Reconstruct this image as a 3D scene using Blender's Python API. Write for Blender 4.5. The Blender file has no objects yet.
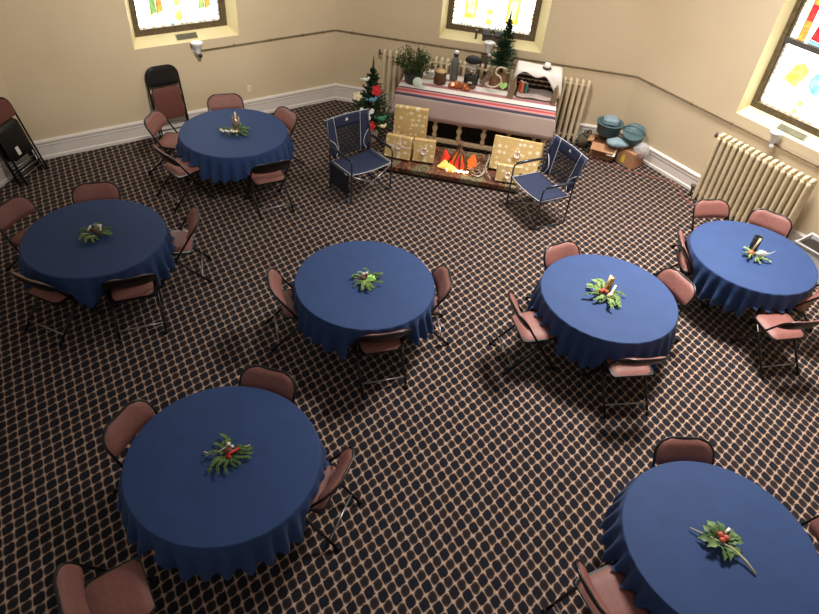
import bpy, math, random
from mathutils import Vector, Matrix, Euler
PI = math.pi
R_ = math.radians
col = bpy.context.scene.collection
sc = bpy.context.scene

# ------------------------------------------------------------------ materials
def lin(c):
    return tuple((x/12.92 if x <= .04045 else ((x+.055)/1.055)**2.4) for x in c)
def rgb(r, g, b):
    return lin((r/255, g/255, b/255)) + (1,)

def mat(name, c, rough=.6, metal=0., var=.12, scale=14., bump=0., spec=.4, emit=None, estr=0., alpha=1., sheen=0.):
    """procedural material: base colour broken up by object-space noise"""
    m = bpy.data.materials.new(name); m.use_nodes = True
    nt = m.node_tree; b = nt.nodes['Principled BSDF']
    b.inputs['Roughness'].default_value = rough
    b.inputs['Metallic'].default_value = metal
    b.inputs['Specular IOR Level'].default_value = spec
    if sheen: b.inputs['Sheen Weight'].default_value = sheen
    tc = nt.nodes.new('ShaderNodeTexCoord')
    nz = nt.nodes.new('ShaderNodeTexNoise'); nz.inputs['Scale'].default_value = scale; nz.inputs['Detail'].default_value = 3
    nt.links.new(tc.outputs['Object'], nz.inputs['Vector'])
    rp = nt.nodes.new('ShaderNodeValToRGB')
    lo = tuple(x*(1-var) for x in c[:3]) + (1,); hi = tuple(min(1, x*(1+var)) for x in c[:3]) + (1,)
    rp.color_ramp.elements[0].color = lo; rp.color_ramp.elements[1].color = hi
    rp.color_ramp.elements[0].position = .3; rp.color_ramp.elements[1].position = .7
    nt.links.new(nz.outputs['Fac'], rp.inputs['Fac'])
    nt.links.new(rp.outputs['Color'], b.inputs['Base Color'])
    if emit:
        b.inputs['Emission Color'].default_value = emit; b.inputs['Emission Strength'].default_value = estr
    if alpha < 1: b.inputs['Alpha'].default_value = alpha
    if bump:
        bp = nt.nodes.new('ShaderNodeBump'); bp.inputs['Strength'].default_value = bump; bp.inputs['Distance'].default_value = .01
        nz2 = nt.nodes.new('ShaderNodeTexNoise'); nz2.inputs['Scale'].default_value = scale*9; nz2.inputs['Detail'].default_value = 2
        nt.links.new(tc.outputs['Object'], nz2.inputs['Vector'])
        nt.links.new(nz2.outputs['Fac'], bp.inputs['Height']); nt.links.new(bp.outputs['Normal'], b.inputs['Normal'])
    return m

class NT:
    """tiny node-graph helper"""
    def __init__(s, name):
        s.m = bpy.data.materials.new(name); s.m.use_nodes = True; s.t = s.m.node_tree; s.b = s.t.nodes['Principled BSDF']
    def n(s, kind, **kw):
        x = s.t.nodes.new(kind)
        for k, v in kw.items(): setattr(x, k, v)
        return x
    def link(s, a, b): s.t.links.new(a, b)
    def math(s, op, a, b=None, c=None):
        x = s.n('ShaderNodeMath', operation=op)
        for i, v in enumerate((a, b, c)):
            if v is None: continue
            if hasattr(v, 'links'): s.link(v, x.inputs[i])
            else: x.inputs[i].default_value = v
        return x.outputs[0]
    def ramp(s, fac, stops, interp='LINEAR'):
        r = s.n('ShaderNodeValToRGB'); cr = r.color_ramp; cr.interpolation = interp
        cr.elements.remove(cr.elements[1]); cr.elements[0].position = stops[0][0]; cr.elements[0].color = stops[0][1]
        for p, c in stops[1:]: cr.elements.new(p).color = c
        s.link(fac, r.inputs['Fac']); return r.outputs['Color']
    def mix(s, fac, a, b, mode='MIX'):
        x = s.n('ShaderNodeMix', data_type='RGBA', blend_type=mode)
        for i, v in ((0, fac), (6, a), (7, b)):
            if hasattr(v, 'links'): s.link(v, x.inputs[i])
            else: x.inputs[i].default_value = v
        return x.outputs[2]

def carpet_material():
    k = NT('carpet_lattice'); geo = k.n('ShaderNodeNewGeometry')
    A = (.1140, -.0135); B = (-.0125, -.1550)          # repeat vectors of the woven pattern on the floor
    det = A[0]*B[1]-A[1]*B[0]
    sep = k.n('ShaderNodeSeparateXYZ'); k.link(geo.outputs['Position'], sep.inputs[0])
    nzw = k.n('ShaderNodeTexNoise'); nzw.inputs['Scale'].default_value = 30; nzw.inputs['Detail'].default_value = 1
    k.link(geo.outputs['Position'], nzw.inputs['Vector'])
    wob = k.math('MULTIPLY', k.math('SUBTRACT', nzw.outputs['Fac'], .5), .018)
    X = k.math('ADD', k.math('SUBTRACT', sep.outputs[0], .337), wob); Y = k.math('SUBTRACT', k.math('SUBTRACT', sep.outputs[1], 4.732), wob)
    u = k.math('ADD', k.math('MULTIPLY', X, B[1]/det), k.math('MULTIPLY', Y, -B[0]/det))
    v = k.math('ADD', k.math('MULTIPLY', X, -A[1]/det), k.math('MULTIPLY', Y, A[0]/det))
    cu = k.math('COSINE', k.math('MULTIPLY', u, 2*PI)); cv = k.math('COSINE', k.math('MULTIPLY', v, 2*PI))
    f = k.math('MULTIPLY', k.math('ADD', cu, cv), .5)                   # +1 oval centre, -1 small blob, 0 lattice
    fac = k.math('ADD', k.math('MULTIPLY', f, .5), .5)
    c = k.ramp(fac, [(.0, rgb(40, 34, 38)), (.26, rgb(46, 39, 41)), (.36, rgb(86, 68, 60)), (.43, rgb(148, 122, 104)), (.48, rgb(190, 162, 143)),
                     (.52, rgb(150, 124, 106)), (.565, rgb(74, 60, 56)), (.62, rgb(30, 29, 38)), (1., rgb(27, 28, 38))])
    node = k.math('MULTIPLY', k.math('ABSOLUTE', k.math('SUBTRACT', cu, cv)), .5)      # 1 where two lines cross
    c = k.mix(1., c, k.ramp(node, [(0, (.70, .68, .66, 1)), (.55, (.78, .77, .76, 1)), (1, (1.08, 1.06, 1.05, 1))]), 'MULTIPLY')
    nz = k.n('ShaderNodeTexNoise'); nz.inputs['Scale'].default_value = 160; nz.inputs['Detail'].default_value = 3
    k.link(geo.outputs['Position'], nz.inputs['Vector'])
    c = k.mix(.55, c, k.ramp(nz.outputs['Fac'], [(.3, (.35, .35, .35, 1)), (.7, (1.4, 1.4, 1.4, 1))]), 'MULTIPLY')
    k.link(c, k.b.inputs['Base Color']); k.b.inputs['Roughness'].default_value = .95; k.b.inputs['Specular IOR Level'].default_value = .12
    k.b.inputs['Sheen Weight'].default_value = .12
    bp = k.n('ShaderNodeBump'); bp.inputs['Strength'].default_value = .35; bp.inputs['Distance'].default_value = .006
    k.link(nz.outputs['Fac'], bp.inputs['Height']); k.link(bp.outputs['Normal'], k.b.inputs['Normal'])
    return k.m

def blanket_material(depth, y0):
    """striped throw: bands run along local X, placed by local Y/Z arc stored in the UV map"""
    k = NT('striped_blanket'); uv = k.n('ShaderNodeUVMap'); sep = k.n('ShaderNodeSeparateXYZ'); k.link(uv.outputs[0], sep.inputs[0])
    W_ = rgb(232, 224, 214); P = rgb(176, 122, 122); G_ = rgb(66, 66, 84); Rd = rgb(172, 58, 64); Pk = rgb(188, 128, 126); M = rgb(200, 178, 170)
    st = [(0, W_), (.04, P), (.10, W_), (.18, W_), (.205, M), (.215, P), (.265, P), (.275, W_), (.335, W_), (.345, W_), (.40, W_), (.41, P), (.475, P), (.485, W_),
          (.580, W_), (.585, G_), (.612, G_), (.616, Pk), (.650, Pk), (.656, Rd), (.690, Rd), (.696, Pk), (.730, Pk), (.735, G_), (.760, G_), (.765, M), (1, M)]
    # a colour ramp holds 32 stops
    c = k.ramp(sep.outputs[1], st)
    nz = k.n('ShaderNodeTexNoise'); nz.inputs['Scale'].default_value = 60
    tc = k.n('ShaderNodeTexCoord'); k.link(tc.outputs['Object'], nz.inputs['Vector'])
    c = k.mix(.25, c, k.ramp(nz.outputs['Fac'], [(.3, (.7, .7, .7, 1)), (.7, (1.1, 1.1, 1.1, 1))]), 'MULTIPLY')
    k.link(c, k.b.inputs['Base Color']); k.b.inputs['Roughness'].default_value = .9
    return k.m

def wrap_material():
    """mustard wrapping paper with pale blots"""
    k = NT('gift_wrap'); tc = k.n('ShaderNodeTexCoord')
    vo = k.n('ShaderNodeTexVoronoi'); vo.inputs['Scale'].default_value = 10; vo.inputs['Randomness'].default_value = .45
    mp = k.n('ShaderNodeMapping'); mp.inputs['Scale'].default_value = (1, 0, 1.25)
    k.link(tc.outputs['Object'], mp.inputs[0]); k.link(mp.outputs[0], vo.inputs['Vector'])
    c1 = k.ramp(vo.outputs['Distance'], [(.0, rgb(246, 232, 208)), (.27, rgb(244, 228, 200)), (.33, rgb(220, 190, 132)), (.5, rgb(214, 182, 122)), (1, rgb(208, 174, 112))])
    wv = k.n('ShaderNodeTexNoise'); wv.inputs['Scale'].default_value = 45; k.link(tc.outputs['Object'], wv.inputs['Vector'])
    c = k.mix(.5, c1, k.ramp(wv.outputs['Fac'], [(.42, (.85, .82, .75, 1)), (.58, (1.12, 1.1, 1.05, 1))]), 'MULTIPLY')
    k.link(c, k.b.inputs['Base Color']); k.b.inputs['Roughness'].default_value = .45
    return k.m

def log_material():
    """brown printed bark and split-log ends"""
    k = NT('log_print'); tc = k.n('ShaderNodeTexCoord'); mp = k.n('ShaderNodeMapping'); mp.inputs['Scale'].default_value = (5.5, 3.2, 5)
    k.link(tc.outputs['Object'], mp.inputs[0])
    vo = k.n('ShaderNodeTexVoronoi'); vo.inputs['Scale'].default_value = 1.0; k.link(mp.outputs[0], vo.inputs['Vector'])
    nz = k.n('ShaderNodeTexNoise'); nz.inputs['Scale'].default_value = 3.2; nz.inputs['Detail'].default_value = 6; nz.inputs['Distortion'].default_value = 1.2; k.link(mp.outputs[0], nz.inputs['Vector'])
    c1 = k.ramp(nz.outputs['Fac'], [(.28, rgb(28, 14, 10)), (.45, rgb(84, 44, 27)), (.6, rgb(120, 74, 44)), (.76, rgb(176, 134, 92))])
    c2 = k.ramp(k.math('FRACT', k.math('MULTIPLY', vo.outputs['Distance'], 4.5)), [(0, rgb(84, 74, 52)), (.5, rgb(136, 122, 88)), (1, rgb(66, 56, 40))])
    sepc = k.n('ShaderNodeSeparateColor'); k.link(vo.outputs['Color'], sepc.inputs[0])
    pick = k.math('GREATER_THAN', sepc.outputs[0], .66)
    c = k.mix(pick, c1, c2)
    k.link(c, k.b.inputs['Base Color']); k.b.inputs['Roughness'].default_value = .7
    return k.m

def wall_material(name, c, c2):
    k = NT(name); tc = k.n('ShaderNodeTexCoord')
    nz = k.n('ShaderNodeTexNoise'); nz.inputs['Scale'].default_value = .9; nz.inputs['Detail'].default_value = 5; k.link(tc.outputs['Object'], nz.inputs['Vector'])
    cc = k.ramp(nz.outputs['Fac'], [(.3, c2), (.7, c)])
    k.link(cc, k.b.inputs['Base Color']); k.b.inputs['Roughness'].default_value = .75; k.b.inputs['Specular IOR Level'].default_value = .25
    n2 = k.n('ShaderNodeTexNoise'); n2.inputs['Scale'].default_value = 45; k.link(tc.outputs['Object'], n2.inputs['Vector'])
    bp = k.n('ShaderNodeBump'); bp.inputs['Strength'].default_value = .08; bp.inputs['Distance'].default_value = .01
    k.link(n2.outputs['Fac'], bp.inputs['Height']); k.link(bp.outputs['Normal'], k.b.inputs['Normal'])
    return k.m

def glass_emit(name, c, s, mottled=None):
    k = NT(name); tc = k.n('ShaderNodeTexCoord')
    nz = k.n('ShaderNodeTexNoise'); nz.inputs['Scale'].default_value = 9; nz.inputs['Detail'].default_value = 4; k.link(tc.outputs['Object'], nz.inputs['Vector'])
    cc = k.ramp(nz.outputs['Fac'], [(.35, mottled or c), (.65, c)])
    k.link(cc, k.b.inputs['Emission Color']); k.b.inputs['Emission Strength'].default_value = s
    k.link(cc, k.b.inputs['Base Color']); k.b.inputs['Roughness'].default_value = .2
    return k.m

M = {}
M['carpet'] = carpet_material()
M['wall'] = wall_material('cream_wall', rgb(221, 201, 169), rgb(214, 193, 160))
M['reveal'] = mat('pale_yellow_reveal', rgb(240, 224, 172), .6, var=.04, scale=3)
M['white_trim'] = mat('white_trim', rgb(232, 222, 214), .5, var=.03, scale=4)
M['window_wood'] = mat('window_wood', rgb(104, 88, 62), .45, var=.25, scale=20)
M['g_white'] = glass_emit('daylit_white_glass', (1, .99, .96, 1), 6.0, (.92, .97, 1, 1))
M['g_yellow'] = glass_emit('yellow_glass', rgb(255, 226, 70), 1.1, rgb(250, 240, 140))
M['g_pale'] = glass_emit('pale_lime_glass', rgb(236, 232, 170), 1.1, rgb(250, 246, 220))
M['g_green'] = glass_emit('green_glass', rgb(110, 175, 95), .9, rgb(190, 220, 130))
M['g_orange'] = glass_emit('amber_glass', rgb(214, 140, 62), .9, rgb(240, 190, 90))
M['g_red'] = glass_emit('red_glass', rgb(205, 30, 55), .9, rgb(230, 80, 70))
M['g_blue'] = glass_emit('blue_glass', rgb(90, 180, 225), 1.0, rgb(170, 220, 240))
M['lead'] = mat('lead_came', rgb(96, 92, 84), .5, .3)
M['vent'] = mat('vent_grey', rgb(122, 118, 96), .5, .3)
M['plastic_white'] = mat('white_plastic', rgb(226, 224, 222), .35, var=.03)
M['plastic_dark'] = mat('dark_plastic', rgb(40, 36, 34), .35)
M['lamp_brown'] = mat('brown_plastic', rgb(98, 80, 70), .4)
M['conduit'] = mat('conduit_paint', rgb(128, 112, 88), .45, .2)
M['radiator'] = mat('radiator_cream', rgb(224, 206, 172), .4, var=.08, scale=6)
M['black_metal'] = mat('black_enamel', rgb(18, 15, 15), .28, .3, spec=.6)
M['steel'] = mat('worn_steel', rgb(150, 146, 146), .3, .8)
M['vinyl'] = mat('mauve_brown_vinyl', rgb(130, 82, 74), .55, var=.10, scale=30, bump=.15)
M['vinyl_dark'] = mat('dark_maroon_vinyl', rgb(104, 56, 48), .55, var=.10, scale=30, bump=.15)
M['rubber'] = mat('black_rubber', rgb(16, 16, 16), .8)
M['cloth'] = mat('navy_cloth', rgb(36, 60, 104), .70, var=.07, scale=5, bump=.12, spec=.28, sheen=.05)
M['table_wood'] = mat('table_laminate', rgb(120, 92, 66), .5)
M['table_steel'] = mat('table_leg_grey', rgb(58, 56, 56), .4, .6)
M['sticker'] = mat('white_paper', rgb(222, 218, 210), .7, var=.03)
M['needle'] = mat('fir_green', rgb(92, 118, 62), .6, var=.4, scale=25)
M['needle_pale'] = mat('pale_sprig_green', rgb(134, 160, 92), .6, var=.3, scale=25)
M['needle_dark'] = mat('dark_fir_green', rgb(42, 70, 42), .6, var=.45, scale=25)
M['leaf'] = mat('oak_leaf_green', rgb(78, 106, 62), .55, var=.3, scale=20)
M['lime'] = mat('bright_lime_leaf', rgb(178, 236, 120), .5, var=.15, scale=30)
M['stem'] = mat('pale_stem', rgb(176, 168, 132), .6)
M['bark'] = mat('bark', rgb(94, 64, 42), .85, var=.35, scale=30, bump=.4)
M['stick'] = mat('stick_brown', rgb(112, 82, 58), .8, var=.3, scale=30)
M['twig_pale'] = mat('pale_twig', rgb(196, 180, 156), .8)
M['log_end'] = mat('sawn_log_end', rgb(204, 170, 122), .7, var=.15, scale=40)
M['white_ball'] = mat('white_cotton', rgb(240, 236, 228), .8, var=.03)
M['red'] = mat('red_ribbon', rgb(206, 44, 44), .5)
M['berry'] = mat('orange_red_berry', rgb(196, 96, 74), .4)
M['brown_item'] = mat('pine_cone_brown', rgb(110, 74, 56), .7, var=.3, scale=40)
M['gold'] = mat('gold_tin', rgb(186, 148, 88), .3, .7)
M['pale_wood'] = mat('pale_stick', rgb(238, 214, 172), .5)
M['glass_dark'] = mat('dark_tumbler', rgb(34, 34, 40), .15, .2, spec=.7)
M['silver'] = mat('silver_foil', rgb(150, 138, 126), .25, .7)
M['film'] = mat('clear_cellophane', rgb(206, 206, 206), .15, alpha=.55)
M['camp_blue'] = mat('navy_canvas', rgb(30, 38, 66), .7, var=.08, scale=30, bump=.1)
M['camp_dark'] = mat('charcoal_canvas', rgb(24, 26, 36), .75)
M['piping'] = mat('grey_piping', rgb(190, 190, 194), .5)
M['camp_steel'] = mat('gunmetal_tube', rgb(70, 76, 88), .3, .7)
M['wrap'] = wrap_material()
M['logprint'] = log_material()
M['ribbon'] = mat('cream_ribbon', rgb(236, 214, 196), .4, var=.06)
M['table_cream'] = mat('cream_paint', rgb(222, 198, 158), .5, var=.06)
M['shadow_panel'] = mat('olive_shade', rgb(50, 44, 32), .8)  # olive-dark colour painted as the shade behind the spindles
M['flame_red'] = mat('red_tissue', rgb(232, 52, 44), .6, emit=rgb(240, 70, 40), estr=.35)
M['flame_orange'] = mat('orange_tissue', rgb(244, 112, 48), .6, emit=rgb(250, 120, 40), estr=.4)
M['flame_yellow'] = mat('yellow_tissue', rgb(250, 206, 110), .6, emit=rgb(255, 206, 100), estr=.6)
M['ember'] = mat('glowing_bulb', rgb(255, 236, 190), .4, emit=rgb(255, 214, 150), estr=6.)
M['thermos'] = mat('grey_green_steel', rgb(112, 120, 114), .35, .4)
M['lantern_glass'] = mat('frosted_lantern_glass', rgb(200, 196, 190), .2, var=.1)
M['copper'] = mat('copper_foil', rgb(176, 104, 66), .35, .5)
M['candle'] = mat('pink_candle', rgb(255, 196, 160), .4, emit=rgb(255, 170, 120), estr=1.2)
M['mint'] = mat('mint_paper', rgb(214, 228, 206), .6, var=.04)
M['green_heart'] = mat('light_green_felt', rgb(178, 222, 130), .7, var=.06)
M['shoe'] = mat('grey_brown_felt', rgb(126, 106, 86), .85, var=.15)
M['stump'] = mat('burlap_brown', rgb(134, 98, 64), .9, var=.25, scale=40)
M['wicker'] = mat('dark_wicker', rgb(66, 48, 36), .8, var=.3, scale=50)
M['wicker_light'] = mat('pale_slat', rgb(206, 192, 172), .7)
M['linen'] = mat('white_linen', rgb(226, 216, 208), .9, var=.05, scale=12)
M['mauve_linen'] = mat('mauve_linen', rgb(184, 166, 158), .9, var=.1, scale=12)
M['driftwood'] = mat('grey_bark_slab', rgb(132, 112, 86), .9, var=.2, scale=14)
M['book_red'] = mat('book_orange', rgb(206, 98, 66), .6)
M['book_teal'] = mat('book_teal', rgb(58, 110, 104), .6)
M['pot'] = mat('dark_grey_pot', rgb(52, 56, 52), .6)
M['herb'] = mat('herb_green', rgb(74, 92, 48), .65, var=.45, scale=20)
M['card'] = mat('cardboard', rgb(178, 130, 94), .8, var=.1, scale=8)
M['card_dark'] = mat('cardboard_inside', rgb(110, 70, 48), .85)
M['teal'] = mat('teal_plastic', rgb(76, 102, 108), .5, var=.08)
M['teal_light'] = mat('blue_grey_cloth', rgb(134, 156, 166), .7, var=.12)
M['grey_cloth'] = mat('olive_grey_cloth', rgb(92, 84, 66), .85, var=.3)
M['yellow_label'] = mat('yellow_sticker', rgb(226, 198, 70), .5)
M['cord'] = mat('salmon_cord', rgb(146, 86, 74), .6)
M['butter'] = mat('cream_felt', rgb(240, 222, 178), .8)
M['blue_felt'] = mat('blue_felt', rgb(92, 140, 170), .8)
M['green_felt'] = mat('green_felt', rgb(62, 134, 100), .8)

# ------------------------------------------------------------------ mesh builder
class MB:
    def __init__(s):
        s.v = []; s.f = []; s.mi = []; s.sm = []; s.uv = {}; s.T = Matrix.Identity(4)
    def add(s, vs, fs, mi=0, smooth=True):
        o = len(s.v); s.v += [tuple(s.T @ Vector(p)) for p in vs]
        for f in fs:
            s.f.append(tuple(o+i for i in f)); s.mi.append(mi); s.sm.append(smooth)
        return o
    def box(s, c, size, rot=None, mi=0, bev=0.):
        x, y, z = (q/2 for q in size); m = Matrix.Translation(c) @ (rot.to_4x4() if rot else Matrix.Identity(4))
        if bev:
            b = min(bev, x*.9, y*.9, z*.9); vs = []
            for (Z, ins) in ((-z, b), (-z+b, 0), (z-b, 0), (z, b)):
                X, Y = x-ins, y-ins; k = b if not ins else b*.6
                vs += [(X-k, -Y, Z), (X, -Y+k, Z), (X, Y-k, Z), (X-k, Y, Z), (-X+k, Y, Z), (-X, Y-k, Z), (-X, -Y+k, Z), (-X+k, -Y, Z)]
            fs = [tuple(range(7, -1, -1)), tuple(range(24, 32))]
            for r in range(3):
                for i in range(8):
                    j = (i+1) % 8; fs.append((r*8+i, r*8+j, r*8+8+j, r*8+8+i))
            s.add([m @ Vector(p) for p in vs], fs, mi, False); return
        vs = [(sx*x, sy*y, sz*z) for sz in (-1, 1) for sy in (-1, 1) for sx in (-1, 1)]
        fs = [(0, 2, 3, 1), (4, 5, 7, 6), (0, 1, 5, 4), (2, 6, 7, 3), (0, 4, 6, 2), (1, 3, 7, 5)]
        s.add([m @ Vector(p) for p in vs], fs, mi, False)
    def tube(s, pts, r, seg=8, closed=False, mi=0, cap=True):
        pts = [Vector(p) for p in pts]; n = len(pts); rs = r if isinstance(r, (list, tuple)) else [r]*n
        vs = []; prev = None
        for i, p in enumerate(pts):
            if closed: t = pts[(i+1) % n]-pts[i-1]
            else: t = pts[min(i+1, n-1)]-pts[max(i-1, 0)]
            t = t.normalized() if t.length > 1e-9 else Vector((0, 0, 1))
            if prev is None:
                a = Vector((0, 0, 1)) if abs(t.z) < .9 else Vector((1, 0, 0)); x = t.cross(a).normalized()
            else:
                x = prev - t*prev.dot(t); x = x.normalized() if x.length > 1e-6 else t.orthogonal().normalized()
            prev = x; y = t.cross(x)
            for k in range(seg):
                a = 2*PI*k/seg; vs.append(p + (x*math.cos(a)+y*math.sin(a))*rs[i])
        fs = []
        for i in range(n if closed else n-1):
            j = (i+1) % n
            for k in range(seg):
                l = (k+1) % seg; fs.append((i*seg+k, i*seg+l, j*seg+l, j*seg+k))
        if cap and not closed:
            fs.append(tuple(range(seg-1, -1, -1))); fs.append(tuple((n-1)*seg+k for k in range(seg)))
        s.add(vs, fs, mi)
    def lathe(s, prof, seg=20, c=(0, 0, 0), mi=0, smooth=True):
        vs = []; fs = []; n = len(prof)
        for r, z in prof:
            for k in range(seg):
                a = 2*PI*k/seg; vs.append((c[0]+r*math.cos(a), c[1]+r*math.sin(a), c[2]+z))
        for i in range(n-1):
            for k in range(seg):
                l = (k+1) % seg; fs.append((i*seg+k, i*seg+l, i*seg+seg+l, i*seg+seg+k))
        if prof[0][0] > 1e-4: fs.append(tuple(range(seg-1, -1, -1)))
        if prof[-1][0] > 1e-4: fs.append(tuple((n-1)*seg+k for k in range(seg)))
        s.add(vs, fs, mi, smooth)
    def ball(s, c, r, seg=10, rings=6, mi=0, jit=0., rnd=None):
        rr = r if isinstance(r, (tuple, list)) else (r, r, r); vs = []; fs = []
        for i in range(rings+1):
            th = PI*i/rings
            for k in range(seg):
                a = 2*PI*k/seg; q = 1+(rnd.uniform(-jit, jit) if rnd else 0)
                vs.append((c[0]+rr[0]*math.sin(th)*math.cos(a)*q, c[1]+rr[1]*math.sin(th)*math.sin(a)*q, c[2]+rr[2]*math.cos(th)*q))
        for i in range(rings):
            for k in range(seg):
                l = (k+1) % seg; fs.append((i*seg+k, i*seg+seg+k, i*seg+seg+l, i*seg+l))
        s.add(vs, fs, mi)
    def prism(s, poly, o, ex, ey, ez, t0, t1, mi=0, smooth=False):
        """polygon poly (2D in ex,ey) extruded along ez from t0 to t1"""
        o, ex, ey, ez = map(Vector, (o, ex, ey, ez)); n = len(poly)
        vs = [o+ex*x+ey*y+ez*t for t in (t0, t1) for x, y in poly]
        fs = [tuple(range(n-1, -1, -1)), tuple(range(n, 2*n))] + [(i, (i+1) % n, n+(i+1) % n, n+i) for i in range(n)]
        s.add(vs, fs, mi, smooth)
    def quad(s, a, b, c, d, mi=0): s.add([a, b, c, d], [(0, 1, 2, 3)], mi, False)
    def grid(s, fn, nu, nv, mi=0, smooth=True, thick=0.):
        vs = [Vector(fn(i/nu, j/nv)) for j in range(nv+1) for i in range(nu+1)]; W = nu+1
        fs = [(j*W+i, j*W+i+1, j*W+W+i+1, j*W+W+i) for j in range(nv) for i in range(nu)]
        s.add(vs, fs, mi, smooth)
    def build(s, name, mats, parent=None, **kw):
        me = bpy.data.meshes.new(name); me.from_pydata(s.v, [], s.f)
        for m in (mats if isinstance(mats, (list, tuple)) else [mats]): me.materials.append(m)
        me.polygons.foreach_set('material_index', s.mi); me.polygons.foreach_set('use_smooth', s.sm)
        me.update()
        o = bpy.data.objects.new(name, me); col.objects.link(o)
        if parent: o.parent = parent
        for k, v in kw.items(): o[k] = v
        return o

def thing(name, label, cat, loc=(0, 0, 0), rz=0., group=None):
    o = bpy.data.objects.new(name, None); o.empty_display_size = .1; col.objects.link(o)
    o.location = loc; o.rotation_euler = (0, 0, rz); o['label'] = label; o['category'] = cat
    if group: o['group'] = group
    return o
def tag(o, label, cat, group=None):
    o['label'] = label; o['category'] = cat
    if group: o['group'] = group
    return o
def struct(o): o['kind'] = 'structure'; return o
def dup(root, loc, rz, label, group=None):
    r = root.copy(); col.objects.link(r); r.location = loc; r.rotation_euler = (0, 0, rz); r['label'] = label
    if group: r['group'] = group
    for ch in list(root.children):
        c = ch.copy(); col.objects.link(c); c.parent = r
        for g in list(ch.children):
            d = g.copy(); col.objects.link(d); d.parent = c
    return r
def solidify(o, t, off=0):
    m = o.modifiers.new('thickness', 'SOLIDIFY'); m.thickness = t; m.offset = off; return o
def smooth_path(pts, n=8):
    pts = [Vector(p) for p in pts]; out = []
    for i in range(len(pts)-1):
        p0 = pts[max(i-1, 0)]; p1 = pts[i]; p2 = pts[i+1]; p3 = pts[min(i+2, len(pts)-1)]
        for k in range(n):
            t = k/n; out.append(.5*((2*p1)+(p2-p0)*t+(2*p0-5*p1+4*p2-p3)*t*t+(3*p1-p0-3*p2+p3)*t**3))
    out.append(pts[-1]); return out

# ------------------------------------------------------------------ camera (on the balcony)
CAM_H = 5.2858
cam = bpy.data.cameras.new('camera'); cam.sensor_width = 36; cam.sensor_fit = 'HORIZONTAL'; cam.lens = 649.63/819*36
cam.clip_start = .05; cam.clip_end = 60
co = bpy.data.objects.new('camera', cam); col.objects.link(co)
co.matrix_world = Matrix.Translation((0, 0, CAM_H)) @ Matrix.Rotation(PI/2-R_(41.3623), 4, 'X') @ Matrix.Rotation(R_(6.0829), 4, 'Z')
sc.camera = co

# ------------------------------------------------------------------ room shell
PL = Vector((-1.81, 11.70)); PR = Vector((3.39, 11.02)); L0 = Vector((-5.90, 8.40))
C0 = L0 - 5.24*Vector((.106, .994)); R1 = PR + 5.24*Vector((math.cos(R_(-52.5)), math.sin(R_(-52.5)))); R2 = R1 + 5.24*Vector((math.cos(R_(-97.5)), math.sin(R_(-97.5))))
CORN = [C0, L0, PL, PR, R1, R2]
H = 4.9
def frame_of(P, Q):
    u = (Q-P).normalized(); n = Vector((-u.y, u.x)); return P, u, n      # n points out of the room
def wp(fr, s, o, z):        # s along the wall, o out into the room
    P, u, n = fr; q = P+u*s-n*o; return Vector((q.x, q.y, z))
FL_, FB_, FR_ = frame_of(L0, PL), frame_of(PL, PR), frame_of(PR, R1)

m = MB(); poly = [(p.x, p.y) for p in CORN] + [(5.9, -1.6), (-6.5, -1.6)]
m.add([(x, y, 0) for x, y in poly], [tuple(range(len(poly)-1, -1, -1))], 0, False)
struct(m.build('floor', M['carpet']))

def wall(name, P, Q, hole=None):
    fr = frame_of(P, Q); Lw = (Q-P).length; m = MB()
    def q(s0, s1, z0, z1): m.quad(wp(fr, s0, 0, z0), wp(fr, s1, 0, z0), wp(fr, s1, 0, z1), wp(fr, s0, 0, z1))
    if hole:
        a, b, z0, z1 = hole; q(0, a, 0, H); q(b, Lw, 0, H); q(a, b, 0, z0); q(a, b, z1, H)
    else: q(0, Lw, 0, H)
    struct(m.build(name, M['wall']))
HOLE = {'left': (1.80, 3.46, 1.41, 4.1), 'back': (1.84, 3.60, 1.40, 4.1), 'right': (1.885, 3.60, 1.43, 4.3)}
wall('wall_far_left', C0, L0); wall('wall_left', L0, PL, HOLE['left']); wall('wall_back', PL, PR, HOLE['back'])
wall('wall_right', PR, R1, HOLE['right']); wall('wall_far_right', R1, R2)

# baseboards, mitred at the corners
PROF = [(0, 0), (.040, 0), (.040, .045), (.026, .060), (.026, .20), (.034, .215), (.030, .24), (.040, .262), (.040, .285), (.018, .300), (0, .305)]
def inner(i, d):
    P = CORN[i]; n1 = frame_of(CORN[max(i-1, 0)], CORN[max(i-1, 0)+1])[2]; n2 = frame_of(CORN[min(i, len(CORN)-2)], CORN[min(i, len(CORN)-2)+1])[2]
    b = (n1+n2).normalized(); return P - b*(d/b.dot(n1))
for i, nm in enumerate(('far_left', 'left', 'back', 'right', 'far_right')):
    m = MB(); vs = []
    for e in (i, i+1):
        for d, z in PROF:
            p = inner(e, d); vs.append((p.x, p.y, z))
    k = len(PROF); m.add(vs, [(j, k+j, k+j+1, j+1) for j in range(k-1)], 0, False)
    struct(m.build('baseboard_'+nm, M['white_trim']))

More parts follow.
